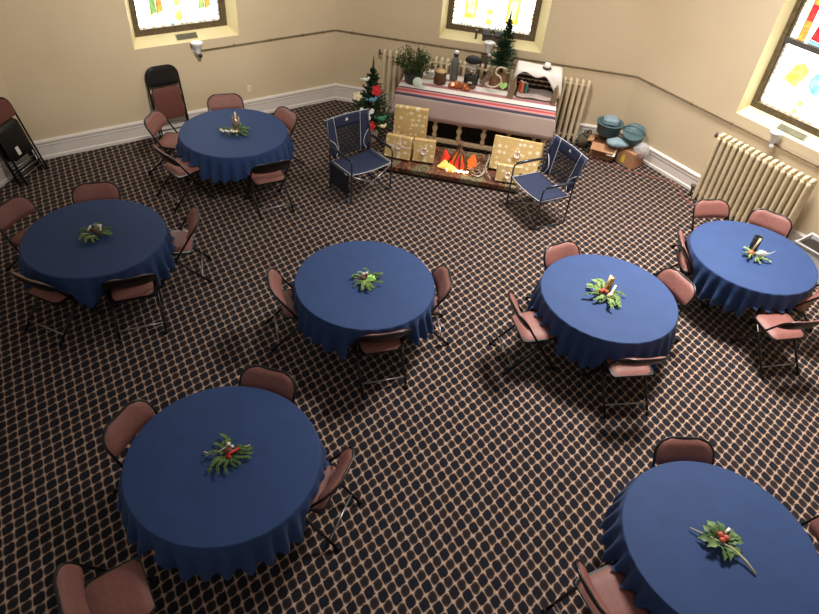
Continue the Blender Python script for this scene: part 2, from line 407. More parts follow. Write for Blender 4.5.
# windows: splayed reveal, timber frame, leaded daylit glass
def window(idx, fr, hole, inset, panels):
    a, b, z0, z1 = hole; D = -.17; ia, ib, iz0, iz1 = a+inset[0], b-inset[1], z0+.15, z1-.12
    root = struct(bpy.data.objects.new('window_%d' % idx, None)); col.objects.link(root)
    m = MB(); O = [wp(fr, a, 0, z0), wp(fr, b, 0, z0), wp(fr, b, 0, z1), wp(fr, a, 0, z1)]; I = [wp(fr, ia, D, iz0), wp(fr, ib, D, iz0), wp(fr, ib, D, iz1), wp(fr, ia, D, iz1)]
    for k in range(4): m.quad(O[k], O[(k+1) % 4], I[(k+1) % 4], I[k])
    m.build('reveal', M['reveal'], root)
    m = MB()
    def bar(s0, s1, za, zb, o0, o1):
        m.add([wp(fr, s, o, z) for z in (za, zb) for o in (o0, o1) for s in (s0, s1)], [(0, 1, 3, 2), (4, 6, 7, 5), (0, 4, 5, 1), (2, 3, 7, 6), (0, 2, 6, 4), (1, 5, 7, 3)], 0, False)
    w = .05
    bar(ia-.03, ia+w, iz0-.03, iz1, D-.06, D+.03); bar(ib-w, ib+.03, iz0-.03, iz1, D-.06, D+.03)
    bar(ia+w, ib-w, iz0-.03, iz0+w+.02, D-.06, D+.03); bar(ia+w, ib-w, iz1-w, iz1, D-.06, D+.03)
    bar(ia+w, ia+w+.025, iz0+w, iz1-w, D-.06, D); bar(ib-w-.025, ib-w, iz0+w, iz1-w, D-.06, D)
    m.build('frame', M['window_wood'], root)
    zc = 2.54
    m = MB(); bar(ia+w, ib-w, zc-.035, zc+.035, D-.06, D+.025); m.build('crossbar', M['lead'], root)
    # pane: base glass plus coloured pieces and leads, all one pane
    m = MB(); mats = [M['g_white'], M['g_yellow'], M['g_pale'], M['g_green'], M['g_orange'], M['g_red'], M['g_blue'], M['lead']]
    g0, g1, h0, h1 = ia+w, ib-w, iz0+w, iz1-w; W = g1-g0
    m.quad(*[wp(fr, s, D-.05, z) for s, z in ((g0, h0), (g1, h0), (g1, h1), (g0, h1))], 0)
    lay = [0]
    def piece(pts, mi, lead=True):
        lay[0] += 1; e = D-.049+.0006*(lay[0] % 9); P = [wp(fr, g0+x*W, e, h0+y) for x, y in pts]
        m.add(P, [tuple(range(len(P)))], mi, False)
        if lead: m.tube(P, .0045, 5, True, 7)
    def rect(x0, x1, y0, y1, mi, lead=True): piece([(x0, y0), (x1, y0), (x1, y1), (x0, y1)], mi, lead)
    def oval(cx, cy, rx, ry, mi, k=10, lead=True): piece([(cx+rx*math.cos(2*PI*i/k), cy+ry*math.sin(2*PI*i/k)) for i in range(k)], mi, lead)
    rnd = random.Random(idx)
    panels(rect, oval, piece, rnd)
    m.build('pane', mats, root)
    return root
def lower_edge(rect, rnd, cols=(2, 3, 1, 4), n=22):
    for i in range(n):                       # thin border of small coloured pieces
        if rnd.random() < .75: rect(i/n+.006, (i+.8)/n, .012, .05, rnd.choice(cols), False)
    for side in (0, 1):
        for j in range(40):
            if rnd.random() < .7:
                x = .006 if side == 0 else .966; rect(x, x+.028, .06+j*.06, .06+j*.06+.045, rnd.choice(cols), False)
def win_left(rect, oval, piece, rnd):
    lower_edge(rect, rnd, (2, 2, 6), 18)
    for x in (.17, .74):
        rect(x, x+.17, .17, 1.6, 2); 
        piece([(x+.02, .2), (x+.08, .22), (x+.06, .5), (x+.03, .62)], 3); piece([(x+.09, .2), (x+.15, .24), (x+.14, .6), (x+.10, .5)], 4); piece([(x+.07, .55), (x+.15, .62), (x+.13, .9), (x+.05, .85)], 3)
        oval(x+.08, .45, .025, .06, 5, 8, False)
    for y in (.13, .36, .75, 1.1): oval(.50, y, .045, .075, 1)
    for i in range(16): oval(rnd.uniform(.08, .94), rnd.uniform(.10, .9), .012, .012, rnd.choice((2, 4, 5)), 6, False)
    for x in (.1, .42, .58, .92): piece([(x, .1), (x+.004, .1), (x+.004, 2.2), (x, 2.2)], 7, False)
def win_back(rect, oval, piece, rnd):
    lower_edge(rect, rnd, (2, 3, 1, 4), 26)
    for x in (.15, .66):
        rect(x, x+.15, .12, 1.6, 1); rect(x+.03, x+.12, .2, .5, 2, False)
        piece([(x-.02, .08), (x-.016, .08), (x-.016, 2), (x-.02, 2)], 7, False); piece([(x+.166, .08), (x+.17, .08), (x+.17, 2), (x+.166, 2)], 7, False)
    for y in (.11, .27, .6, .9): oval(.46, y, .04, .055, 1)
    oval(.47, .5, .06, .05, 7, 8)
    for i in range(14): oval(rnd.uniform(.06, .94), rnd.uniform(.06, .8), .008, .012, rnd.choice((2, 4)), 6, False)
def win_right(rect, oval, piece, rnd):
    lower_edge(rect, rnd, (2, 2), 14)
    piece([(.14, .42), (.30, .36), (.36, .62), (.28, .70), (.20, .64)], 1)
    oval(.52, .52, .11, .15, 6, 14); oval(.52, .52, .07, .10, 0, 12); oval(.42, .20, .03, .04, 1); oval(.40, .08, .025, .035, 1)
    rect(.03, .10, .86, 2.6, 2); rect(.10, .17, .86, 2.6, 4)
    for j in range(6): rect(.10, .17, .9+j*.3, 1.1+j*.3, rnd.choice((4, 4, 5, 3)))
    piece([(.22, 1.0), (.42, .98), (.48, 1.16), (.36, 1.26), (.24, 1.18)], 5); piece([(.2, .86), (.6, .86), (.62, 1.0), (.42, .97), (.22, .99)], 6)
    piece([(.25, 1.22), (.40, 1.3), (.38, 1.6), (.26, 1.7)], 3); piece([(.42, 1.2), (.6, 1.1), (.66, 1.7), (.5, 1.8)], 6); rect(.2, .9, 1.8, 1.95, 4)
window(1, FL_, HOLE['left'], (.10, .15), win_left)
window(2, FB_, HOLE['back'], (.10, .18), win_back)
window(3, FR_, HOLE['right'], (.10, .18), win_right)

# vents on the sloping sills, wall fittings, conduit, outlet
def vent(fr, hole, s0, s1, label, t0=.22, t1=.62):
    a, b, z0, z1 = hole; D = -.17
    def sl(s, t, h): return wp(fr, s, D*t+h*.6, z0+.15*t+h*.8)
    m = MB(); m.add([sl(s, t, h) for h in (.002, .010) for t in (t0, t1) for s in (s0, s1)], [(0, 1, 3, 2), (4, 6, 7, 5), (0, 4, 5, 1), (2, 3, 7, 6), (0, 2, 6, 4), (1, 5, 7, 3)], 0, False)
    for k in range(5):
        t = t0+(t1-t0)*(k+.5)/5; m.tube([sl(s0+.02, t, .012), sl(s1-.02, t, .012)], .004, 4, mi=0)
    tag(m.build('sill_vent', M['vent']), label, 'vent')
vent(FL_, HOLE['left'], 2.47, 2.80, 'grey vent grille in the sloping sill of the left window')
vent(FR_, HOLE['right'], 2.52, 2.96, 'grey vent grille in the sloping sill of the right window')

def fitting(fr, s, z, label, dark=False):
    p = wp(fr, s, 0, z); ang = math.atan2(fr[1].y, fr[1].x)
    t = thing('wall_spotlight', label, 'light fitting', p, ang)      # local -Y points into the room
    m = MB(); m.box((0, -.02, 0), (.12, .04, .12), bev=.012); m.tube([(0, -.03, 0), (0, -.10, .02)], .018); m.build('bracket', M['plastic_white'], t)
    m = MB(); m.T = Matrix.Translation((0, -.13, .03)); m.lathe([(.035, -.09), (.05, -.05), (.045, 0), (.075, .06), (.105, .10), (.11, .125), (.09, .135)], 18); m.build('lamp_shade', M['plastic_white'], t)
    m = MB(); m.ball((.03, -.15, -.085), .04); m.build('lens', M['plastic_dark'] if not dark else M['plastic_white'], t)
    t.scale = (.85, .85, .85)
    return t
fitting(FL_, 2.72, 1.30, 'white cone-shaped spotlight fitting on the wall below the left window')
fitting(FR_, 2.62, 1.35, 'white cone-shaped spotlight fitting below the right window beside its vent', True)
t = fitting(FB_, 2.72, 1.36, 'white cone-shaped spotlight fitting under the back window behind the lantern', True)
m = MB(); m.box((-.05, -.035, -.20), (.13, .045, .34), bev=.02); tag(m.build('hanging_handset', M['lamp_brown']), 'brown rounded handset hanging on the wall under the back window fitting', 'handset')
bpy.data.objects['hanging_handset'].location = wp(FB_, 2.72, 0, 1.28); bpy.data.objects['hanging_handset'].rotation_euler = (0, 0, math.atan2(FB_[1].y, FB_[1].x))
# twin emergency light on the back sill
t = thing('twin_lamp_unit', 'dark twin-headed lamp unit on the sill of the back window', 'light fitting', wp(FB_, 2.74, -.06, 1.46), math.atan2(FB_[1].y, FB_[1].x))
m = MB(); m.box((0, 0, .05), (.34, .07, .12), bev=.01); m.build('housing', M['lamp_brown'], t)
for sx in (-.10, .10):
    m = MB(); m.box((sx, -.05, .14), (.16, .06, .10), Matrix.Rotation(-.4, 3, 'X'), bev=.012); m.build('lamp_head', M['plastic_dark'], t)
m = MB(); m.box((-.28, .02, .06), (.035, .05, .16), bev=.006); m.build('side_plate', M['lamp_brown'], t)

ZC = 1.27
t = thing('wall_conduit', 'thin brown conduit pipe clipped along the cream walls below the windows', 'pipe')
m = MB(); pts = [wp(FL_, 2.80, .02, ZC-.01), wp(FL_, 4.2, .02, ZC), wp(FL_, 5.15, .02, ZC)]
pts += [Vector((*(inner(2, .022)), ZC))] + [wp(FB_, .12, .02, ZC), wp(FB_, 2.6, .02, ZC), wp(FB_, 5.1, .02, ZC), Vector((*(inner(3, .022)), ZC)), wp(FR_, .12, .02, ZC), wp(FR_, 2.6, .02, ZC), wp(FR_, 5.0, .02, ZC)]
m.tube(pts, .013, 8); m.build('pipe', M['conduit'], t)
for fr, ss in ((FL_, (3.36, 4.0, 4.6, 5.0)), (FB_, (.3, 1.1, 1.9, 4.0, 4.8)), (FR_, (.35, 1.15, 1.9, 3.3))):
    for s in ss:
        m = MB(); m.box((0, 0, 0), (.03, .036, .036), bev=.006); c = m.build('clip', M['conduit'], t); c.location = wp(fr, s, .02, ZC); c.rotation_euler = (0, 0, math.atan2(fr[1].y, fr[1].x))
t = thing('wall_outlet', 'cream outlet plate low on the left wall above the baseboard', 'outlet', wp(FL_, 3.55, .006, .50), math.atan2(FL_[1].y, FL_[1].x))
m = MB(); m.box((0, 0, 0), (.075, .012, .12), bev=.004); m.build('cover_plate', M['reveal'], t)
m = MB(); m.box((0, -.007, .025), (.035, .006, .03)); m.box((0, -.007, -.025), (.035, .006, .03)); m.build('socket_face', M['white_trim'], t)

# ------------------------------------------------------------------ radiators
def radiator(fr, s0, n, pitch, o0, o1, h, label):
    ang = math.atan2(fr[1].y, fr[1].x); t = thing('radiator', label, 'radiator', wp(fr, s0, 0, 0), ang)
    secs = None
    for i in range(n):
        if secs is None:
            m = MB(); r = .030; yo = [-(o0+.035), -(o0+o1)/2, -(o1-.035)]
            for y in yo: m.box((0, y, h/2), (.058, .056, h-.12), bev=.02)
            m.box((0, -(o0+o1)/2, h/2), (.026, o1-o0-.07, h-.2)); 
            for z in (.12, h-.085): m.box((0, -(o0+o1)/2, z), (.052, o1-o0-.02, .085), bev=.02)
            for z in (h*.36, h*.68): m.box((0, -(o0+o1)/2, z), (.040, o1-o0-.05, .035), bev=.01)
            m.tube([(0, yo[0], h-.05), (0, yo[1], h-.025), (0, yo[2], h-.05)], .03, 8)
            m.tube([(0, yo[2], .09), (0, yo[2], .005)], [.024, .02], 8) if True else None
            sec = m.build('section', M['radiator'], t); secs = sec
        else:
            sec = secs.copy(); col.objects.link(sec); sec.parent = t
        sec.location = (i*pitch, 0, 0)
    m = MB()
    for z in (.13, h-.10):
        m = MB(); m.tube([(-.02, -(o0+o1)/2, z), ((n-1)*pitch+.02, -(o0+o1)/2, z)], .024, 8); m.build('connecting_pipe', M['radiator'], t)
    m = MB(); y = -(o0+o1)/2; m.tube([(-.03, y, h-.10), (-.10, y, h-.10)], .014); m.lathe([(.02, 0), (.026, .02), (.02, .05), (.012, .08)], 10, (-.10, y, h-.11)); m.build('air_valve', M['lamp_brown'], t)
    m = MB(); m.tube([(-.03, y, .13), (-.12, y, .13), (-.12, y, .0)], .02); m.lathe([(.035, .15), (.04, .17), (.04, .20), (.02, .21)], 10, (-.12, y, 0)); m.build('shutoff_valve', M['grey_cloth'], t)
    return t
radiator(FB_, .95, 36, .1010, .07, .27, 1.14, 'long cream cast-iron radiator under the back window behind the striped table')
radiator(FR_, 1.93, 16, .0985, .07, .29, 1.16, 'cream cast-iron radiator on the right wall under the right window')

# ------------------------------------------------------------------ folding chair
def arch(w, zs, r, n=7):
    """2D inverted U: from (-w,0) up to height zs and over"""
    pts = [(-w, 0), (-w, (zs-r)*.5), (-w, zs-r)]
    for k in range(1, n+1):
        a = PI-(PI/2)*k/n; pts.append((-w+r+r*math.cos(a), zs-r+r*math.sin(a)))
    return pts + [(-x, y) for x, y in reversed(pts)]
def make_chair(label):
    t = thing('folding_chair', label, 'chair', group='padded folding chairs')
    top = Vector((0, -.245, .80)); foot = Vector((0, .255, .0)); d = (top-foot); L = d.length; d.normalize(); nrm = Vector((0, d.z, -d.y))   # nrm faces forward
    def fp(x, l, o=0.): return foot + Vector((x, 0, 0)) + d*l + nrm*o
    def bend(x): return -.035*(1-(x/.215)**2)
    m = MB(); m.tube([fp(x, y, bend(x) if y > L*.75 else 0) for x, y in arch(.225, L, .13)], .0112, 8)
    m.tube([fp(-.225, .20), fp(.225, .20)], .009, 6)
    m.build('front_frame', M['black_metal'], t)
    for sx in (-1, 1):
        m = MB(); m.tube([(sx*.205, .10, .435), (sx*.205, -.10, .22), (sx*.205, -.30, .012)], .0128, 8); lg = m.build('rear_leg', M['black_metal'], t)
        m = MB(); m.lathe([(.016, 0), (.017, .03), (.013, .045)], 10, (sx*.205, -.302, 0)); m.build('foot_cap', M['rubber'], lg)
        m = MB(); m.lathe([(.017, 0), (.018, .03), (.014, .05)], 10, (sx*.225, .252, 0)); m.build('foot_cap', M['rubber'], t)
    m = MB(); m.tube([(-.205, -.225, .095), (.205, -.225, .095)], .009, 6); m.build('rear_crossbar', M['steel'], t)
    # backrest: padded front, black shell behind
    lo = L-.235
    def panel(o_front, o_back, ins, mi):
        m = MB(); NX, NY = 14, 8; pts = []
        def edge(v):                            # half-width at height v (0..1)
            y = lo+ins + v*(L-ins*.6-lo-ins); w = .222-ins; r = .13
            if y > L-r-ins*.5:
                k = min(1, (y-(L-r-ins*.5))/r); w = (w-r)+r*math.sqrt(max(0, 1-k*k))
            elif y < lo+ins+.05:
                k = (lo+ins+.05-y)/.05; w = (w-.03)+.03*math.sqrt(max(0, 1-k*k))
            return max(w, .05), y
        for side, o in ((0, o_front), (1, o_back)):
            def fn(u, v, o=o):
                w, y = edge(v); x = (2*u-1)*w; rim = max(abs(2*u-1), abs(2*v-1))**6
                return fp(x, y, bend(x)+o*(1-.75*rim))
            if side == 0: m.grid(fn, NX, NY)
            else: m.grid(lambda u, v: fn(1-u, v), NX, NY)
        # close the rim
        return m
    panel(.034, -.002, .003, 0).build('backrest', M['vinyl'], t)
    panel(-.003, -.020, .006, 0).build('back_shell', M['black_metal'], t)
    # seat
    def seat(z0, z1, ins):
        m = MB(); NX, NY = 12, 10
        def fn(u, v, zt):
            y = -.165+ins + v*(.385-2*ins); w = (.185+.02*v)-ins; q = 2*v-1
            w *= 1-.16*abs(q)**7 ; x = (2*u-1)*w; rim = max(abs(2*u-1), abs(q))**6
            return (x, y, z0+(zt-z0)*(1-rim) + .018*v)
        m.grid(lambda u, v: fn(u, v, z1), NX, NY); m.grid(lambda u, v: fn(1-u, v, z0-.012), NX, NY)
        return m
    seat(.448, .478, .006).build('seat', M['vinyl'], t)
    def pan():
        m = MB(); pts = []
        for (x, y) in ((-.18, -.165), (.18, -.165), (.2, -.13), (.205, .19), (.18, .222), (-.18, .222), (-.205, .19), (-.2, -.13)): pts.append((x, y))
        vs = [(x, y, .43+.018*(y+.165)/.385) for x, y in pts]+[(x, y, .449+.018*(y+.165)/.385) for x, y in pts]; n = 8
        m.add(vs, [tuple(range(7, -1, -1)), tuple(range(8, 16))]+[(i, (i+1) % n, n+(i+1) % n, n+i) for i in range(n)], 0, False); return m
    pan().build('seat_pan', M['black_metal'], t)
    S = Matrix.Diagonal((1.18, 1.07, 1.05, 1))
    for ch in t.children:
        ch.data.transform(S)
        for g in ch.children: g.data.transform(S)
    return t

# ------------------------------------------------------------------ round tables with cloths
TAB = {'A': (-2.808, 8.588), 'B': (-3.627, 5.799), 'C': (-.511, 5.497), 'D': (2.21, 5.715), 'E': (4.202, 6.826), 'F': (-1.375, 3.06), 'G': (2.617, 2.771)}
WHERE = {'A': 'back left table near the leaning chair', 'B': 'left table nearest the far left wall', 'C': 'middle table', 'D': 'right-of-centre table', 'E': 'right table by the right radiator', 'F': 'front left table', 'G': 'front right table'}
# chairs: key -> (backrest x, y, facing angle in degrees or None to face the table)
CH = {
 'A1': (-3.229, 9.584, None, 'maroon-brown folding chair at the back left table, against the wall side'),
 'A2': (-2.143, 9.271, None, 'brown padded folding chair at the right side of the back left table'),
 'A3': (-2.035, 7.7, 124, 'folding chair with its black back turned, lower right of the back left table'),
 'A4': (-3.555, 7.704, None, 'brown folding chair at the lower left of the back left table'),
 'A5': (-4.036, 8.635, None, 'brown folding chair left of the back left table, below the leaning chair'),
 'B1': (-4.016, 6.72, None, 'brown padded folding chair behind the left table, its pad facing out'),
 'B2': (-2.62, 6.28, -162, 'folding chair at the right side of the left table, seen edge-on'),
 'B3': (-2.94, 5.06, 117, 'folding chair with its black back turned, front of the left table'),
 'B4': (-3.935, 4.895, None, 'folding chair at the front left of the left table'),
 'B5': (-4.786, 6.111, None, 'brown folding chair at the left photo edge beside the left table'),
 'C1': (-1.491, 5.261, 19, 'brown folding chair at the left of the middle table'),
 'C2': (-0.19, 4.65, 111, 'folding chair with its black back turned, front of the middle table'),
 'C3': (0.385, 5.64, -170, 'folding chair at the right of the middle table, mostly behind its cloth'),
 'D1': (1.717, 6.477, None, 'brown folding chair behind the right-of-centre table, upper left side'),
 'D2': (1.12, 5.29, 17, 'brown folding chair left of the right-of-centre table with its seat in view'),
 'D3': (2.416, 4.684, 102, 'folding chair with its black back turned, front of the right-of-centre table'),
 'D4': (3.115, 6.079, -152, 'brown folding chair at the right side of the right-of-centre table'),
 'E1': (3.955, 7.912, None, 'brown folding chair in front of the left end of the right radiator'),
 'E2': (4.761, 7.744, None, 'brown folding chair in front of the right end of the right radiator'),
 'E3': (3.3, 6.93, None, 'folding chair seen edge-on at the left of the right table'),
 'E4': (4.38, 5.54, 105, 'folding chair pulled out from the front of the right table, pink seat in view'),
 'E5': (4.9, 6.22, None, 'folding chair at the right photo edge beside the right table'),
 'F1': (-1.2, 3.98, None, 'brown folding chair behind the front left table'),
 'F2': (-2.31, 3.3, -17, 'brown folding chair at the upper left of the front left table'),
 'F3': (-0.385, 3.02, 165, 'folding chair at the right of the front left table, seen edge-on'),
 'F4': (-2.09, 1.82, 36, 'folding chair standing away from the front left table at the bottom photo edge'),
 'G1': (2.541, 3.69, None, 'brown folding chair behind the front right table'),
 'G2': (1.516, 2.234, None, 'folding chair at the lower left of the front right table, seat in view'),
 'G3': (3.63, 2.86, None, 'folding chair at the right photo edge beside the front right table'),
}
chair0 = None; SEATS = {}
for k, (bx, by, fa, label) in CH.items():
    tx, ty = TAB[k[0]]
    a = math.atan2(ty-by, tx-bx) if fa is None else R_(fa)
    f = Vector((math.cos(a), math.sin(a))); p = Vector((bx, by)) + f*.26
    SEATS.setdefault(k[0], []).append((p, f))
    if chair0 is None:
        chair0 = make_chair(label); chair0.location = (p.x, p.y, 0); chair0.rotation_euler = (0, 0, a-PI/2)
    else: dup(chair0, (p.x, p.y, 0), a-PI/2, label)

TR = .762; TZ = .74
def make_table(label):
    t = thing('round_table', label, 'table', group='round folding tables')
    m = MB(); m.lathe([(.05, TZ-.035), (.73, TZ-.035), (TR-.012, TZ-.03), (TR-.004, TZ-.018), (TR-.008, TZ-.006), (.7, TZ-.005)], 48); m.build('tabletop', M['table_wood'], t)
    m = MB()
    for s in (-1, 1): m.box((s*.28, 0, TZ-.055), (.05, 1.0, .04))
    m.box((0, .0, TZ-.05), (.9, .05, .03)); m.build('support_rail', M['table_steel'], t)
    for sx in (-1, 1):
        for sy in (-1, 1):
            m = MB(); m.tube([(sx*.28, sy*.28, TZ-.05), (sx*.29, sy*.29, .30), (sx*.295, sy*.295, 0)], .014, 8); lg = m.build('leg', M['table_steel'], t)
            m = MB(); m.lathe([(.018, 0), (.018, .03), (.015, .04)], 10, (sx*.295, sy*.295, 0)); m.build('foot_cap', M['rubber'], lg)
        m = MB(); m.tube([(sx*.284, -.284, .55), (sx*.284, .284, .55)], .010, 6); m.build('leg_brace', M['table_steel'], t)
    return t
def make_cloth(key, drop, seed):
    cx, cy = TAB[key]; rnd = random.Random(seed); NA = 240; m = MB()
    nf = 25; ph = rnd.uniform(0, 6.28); w2 = [rnd.uniform(.3, 1.) for _ in range(nf)]; wd = [rnd.uniform(-.25, .25) for _ in range(nf)]
    rows = []
    rings = [0., .15, .3, .45, .6, .7, .74, .755]
    vs = [(0, 0, TZ+.004)]
    for r in rings[1:]:
        for i in range(NA):
            a = 2*PI*i/NA; vs.append((r*math.cos(a), r*math.sin(a), TZ+.004))
    NR = 16
    for j in range(NR+1):
        s = j/NR
        for i in range(NA):
            a = 2*PI*i/NA; q = a/(2*PI)*nf; k = int(q) % nf; fr = q-int(q)
            k2 = (k+1) % nf
            amp = w2[k]*(1-fr)+w2[k2]*fr
            fold = math.sin(2*PI*q*1.28 + 1.2*math.sin(3*a+ph) + .5*math.sin(7*a+2*ph)); fold = (abs(fold)**.8)*(1 if fold > 0 else -1)
            dl = drop*(1 + .05*math.sin(4*a+ph) + .03*math.sin(9*a-ph)) + .012*fold
            z = TZ+.004 - .006*min(1, s*6) - dl*s**1.05
            r = TR + .010*min(1, s*5) + ((.040*amp+.008)*fold+.026)*min(1, s*1.35)**1.2 + .016*s
            x, y = r*math.cos(a), r*math.sin(a)
            # where a seat pushes under the cloth the hem rests on the seat
            for (p, f) in SEATS[key]:
                dx, dy = x+cx-p.x, y+cy-p.y; ly = dx*f.x+dy*f.y; lx = -dx*f.y+dy*f.x
                side = max(0, min(1, (.37-abs(lx))/.06))
                if side and -.40 < ly < .40:
                    ed = min((.40-ly)/.10, 1.); zz = .527+.010*s; on = max(0, min(1, (.285-abs(lx))/.05))
                    if z < zz: z = z+(zz-z)*max(0, min(1, ed*1.6))*on
                    yf = .275-.555*z/.84+.045          # plane of the chair's slanting front frame
                    if ly < yf and j > 1: x += f.x*(yf-ly)*side; y += f.y*(yf-ly)*side
            vs.append((x, y, z))
    fs = [(0, 1+i, 1+(i+1) % NA) for i in range(NA)]
    n = len(rings)-1+NR+1
    for j in range(n-1):
        for i in range(NA):
            k = (i+1) % NA; fs.append((1+j*NA+i, 1+(j+1)*NA+i, 1+(j+1)*NA+k, 1+j*NA+k))
    m.add(vs, fs)
    o = m.build('tablecloth', M['cloth']); o.location = (cx, cy, 0); o.scale = (1.02, 1.02, 1) if key == 'F' else (1, 1, 1)
    return tag(o, 'navy blue tablecloth draped over the ' + WHERE[key], 'tablecloth', 'navy round tablecloths')
table0 = None
for i, k in enumerate(TAB):
    lab = 'round folding table under the navy cloth, the ' + WHERE[k]
    ca = [math.atan2(p.y+.0-TAB[k][1], p.x-TAB[k][0]) for p, f in SEATS[k]]
    rz = max((q*PI/90 for q in range(45)), key=lambda r: min(abs(((l*PI/2+PI/4+r-c+PI) % (2*PI))-PI) for l in range(4) for c in ca))
    if table0 is None: table0 = make_table(lab); table0.location = (*TAB[k], 0); table0.rotation_euler = (0, 0, rz)
    else: dup(table0, (*TAB[k], 0), rz, lab)
    make_cloth(k, {'D': .41, 'A': .345, 'E': .36}.get(k, .35), 11+i)
CZ = TZ+.006

# ------------------------------------------------------------------ leaning folded chairs
def make_folded(label, group):
    """folded flat: local +Z along the chair, +Y is the pad side of the backrest"""
    t = thing('folded_chair', label, 'chair', group=group)
    L = 1.0; t.scale = (1.08, 1.0, 1.14)
    m = MB(); m.tube([(x, 0, z) for x, z in arch(.23, L, .13)], .013, 8); m.tube([(-.23, 0, .16), (.23, 0, .16)], .009, 6); m.build('front_frame', M['black_metal'], t)
    m = MB(); m.tube([(x, -.022, z) for x, z in [(-.205, .02), (-.205, .60)]], .011, 8); m.tube([(x, -.022, z) for x, z in [(.205, .02), (.205, .60)]], .011, 8); m.build('rear_leg', M['black_metal'], t)
    m = MB()
    for z in (.10, .17, .24): m.tube([(-.205, -.022, z), (.205, -.022, z)], .008, 6)
    m.build('crossbar', M['steel'], t)
    def plate(z0, z1, w, y0, y1, rt, name, mt):
        m = MB(); NX, NY = 12, 10
        def fn(u, v, y):
            z = z0+v*(z1-z0); ww = w
            if z > z1-rt: k = (z-(z1-rt))/rt; ww = w-rt+rt*math.sqrt(max(0, 1-k*k))
            if z < z0+.03: k = (z0+.03-z)/.03; ww = w-.03+.03*math.sqrt(max(0, 1-k*k))
            rim = max(abs(2*u-1), abs(2*v-1))**6; ym = (y0+y1)/2
            return ((2*u-1)*ww, ym+(y-ym)*(1-.8*rim), z)
        m.grid(lambda u, v: fn(1-u, v, y1), NX, NY); m.grid(lambda u, v: fn(u, v, y0), NX, NY); return m.build(name, mt, t)
    plate(.755, .995, .222, .0, .024, .125, 'backrest', M['vinyl_dark']); plate(.75, .997, .226, -.016, .001, .127, 'back_shell', M['black_metal'])
    plate(.31, .73, .200, -.040, -.018, .04, 'seat', M['vinyl_dark']); plate(.305, .735, .203, -.018, .006, .04, 'seat_pan', M['black_metal'])
    m = MB(); m.box((.06, .008, .40), (.055, .004, .10)); m.build('sticker', M['sticker'], t)
    return t
def lean(t, fr, s, off, tilt, face_pad, roll=0.):
    P, u, n = fr; ang = math.atan2(u.y, u.x)
    # local +Y to the room if face_pad
    rz = ang + (PI if face_pad else 0)
    t.rotation_mode = 'XYZ'
    sgn = 1 if face_pad else -1
    t.rotation_euler = (tilt*sgn, roll, rz)
    t.location = wp(fr, s, off, .012)
fc = make_folded('folded black chair with maroon seat pad leaning upright against the left wall', 'leaning folded chairs')
lean(fc, FL_, 2.12, .30, R_(14), False)
FFL = frame_of(C0, L0)
for i, (s, off, lab) in enumerate(((4.84, .36, 'folded chair at the front of the far left stack, white sticker on its underside'), (4.80, .29, 'folded chair in the middle of the far left stack'), (4.85, .22, 'folded chair rearmost in the far left stack against the wall'))):
    c = dup(fc, (0, 0, 0), 0, lab); lean(c, FFL, s, off, R_(15), True)

# ------------------------------------------------------------------ centrepieces
def sprig_mesh(m, L, seed, droop=.0, w=.022, mi=0, mi2=1, dens=1.):
    rnd = random.Random(seed); n = int(34*dens)
    path = [(L*k/6, .02*math.sin(k*.9+seed)*(k/6), .012+.02*math.sin(PI*k/6)+droop*k/6) for k in range(7)]
    m.tube(path, [.004-.0004*k for k in range(7)], 5, mi=mi2)
    m.tube([(x_, y_, z_) for x_, y_, z_ in path[1:]], [.008, .009, .008, .007, .006, .003], 5, mi=mi)
    for i in range(n):
        t = (i+.5)/n; x = L*t; y = .02*math.sin(t*5.4+seed)*t; z = .012+.02*math.sin(PI*t)
        for sgn in (-1, 1):
            a = rnd.uniform(.5, 1.1)*sgn; l = w*rnd.uniform(.8, 1.3)*(1-.35*t); up = rnd.uniform(-.1, .7)
            d = Vector((math.cos(a), math.sin(a), up)).normalized()*l; sd = Vector((-math.sin(a), math.cos(a), .3)).normalized()*.0055
            p = Vector((x, y, z)); m.add([p-sd*.6, p+d*.55-sd, p+d, p+d*.55+sd], [(0, 1, 2, 3)], mi, False)
SPM = []
for sd in range(4):
    m = MB(); sprig_mesh(m, .15, sd, w=.026); o = m.build('sprig', [M['needle'], M['stem']]); SPM.append(o.data); bpy.data.objects.remove(o)
    m = MB(); sprig_mesh(m, .14, sd+7, w=.030); o = m.build('sprig', [M['needle_pale'], M['stem']]); SPM.append(o.data); bpy.data.objects.remove(o)
def greens(px, py, label, n, R0, seed, sel, ring=.05, name='greenery_centrepiece'):
    t = thing(name, label, 'centrepiece', (px, py, CZ), 0, 'table centrepieces'); rnd = random.Random(seed)
    for i in range(n):
        a = 2*PI*i/n+rnd.uniform(-.4, .4); o = bpy.data.objects.new('sprig', SPM[rnd.choice(sel)]); col.objects.link(o); o.parent = t
        rr = ring*rnd.uniform(.3, 1.2); o.location = (rr*math.cos(a), rr*math.sin(a), .004+.004*(i % 5)); o.rotation_euler = (rnd.uniform(-.3, .3), rnd.uniform(-.12, .02), a+rnd.uniform(-.9, .9)); s = R0*rnd.uniform(.75, 1.15); o.scale = (s, s, s)
    return t
def small(name, label, cat, mt, loc, fill, group=None):
    m = MB(); fill(m); o = m.build(name, mt); o.location = loc; return tag(o, label, cat, group)
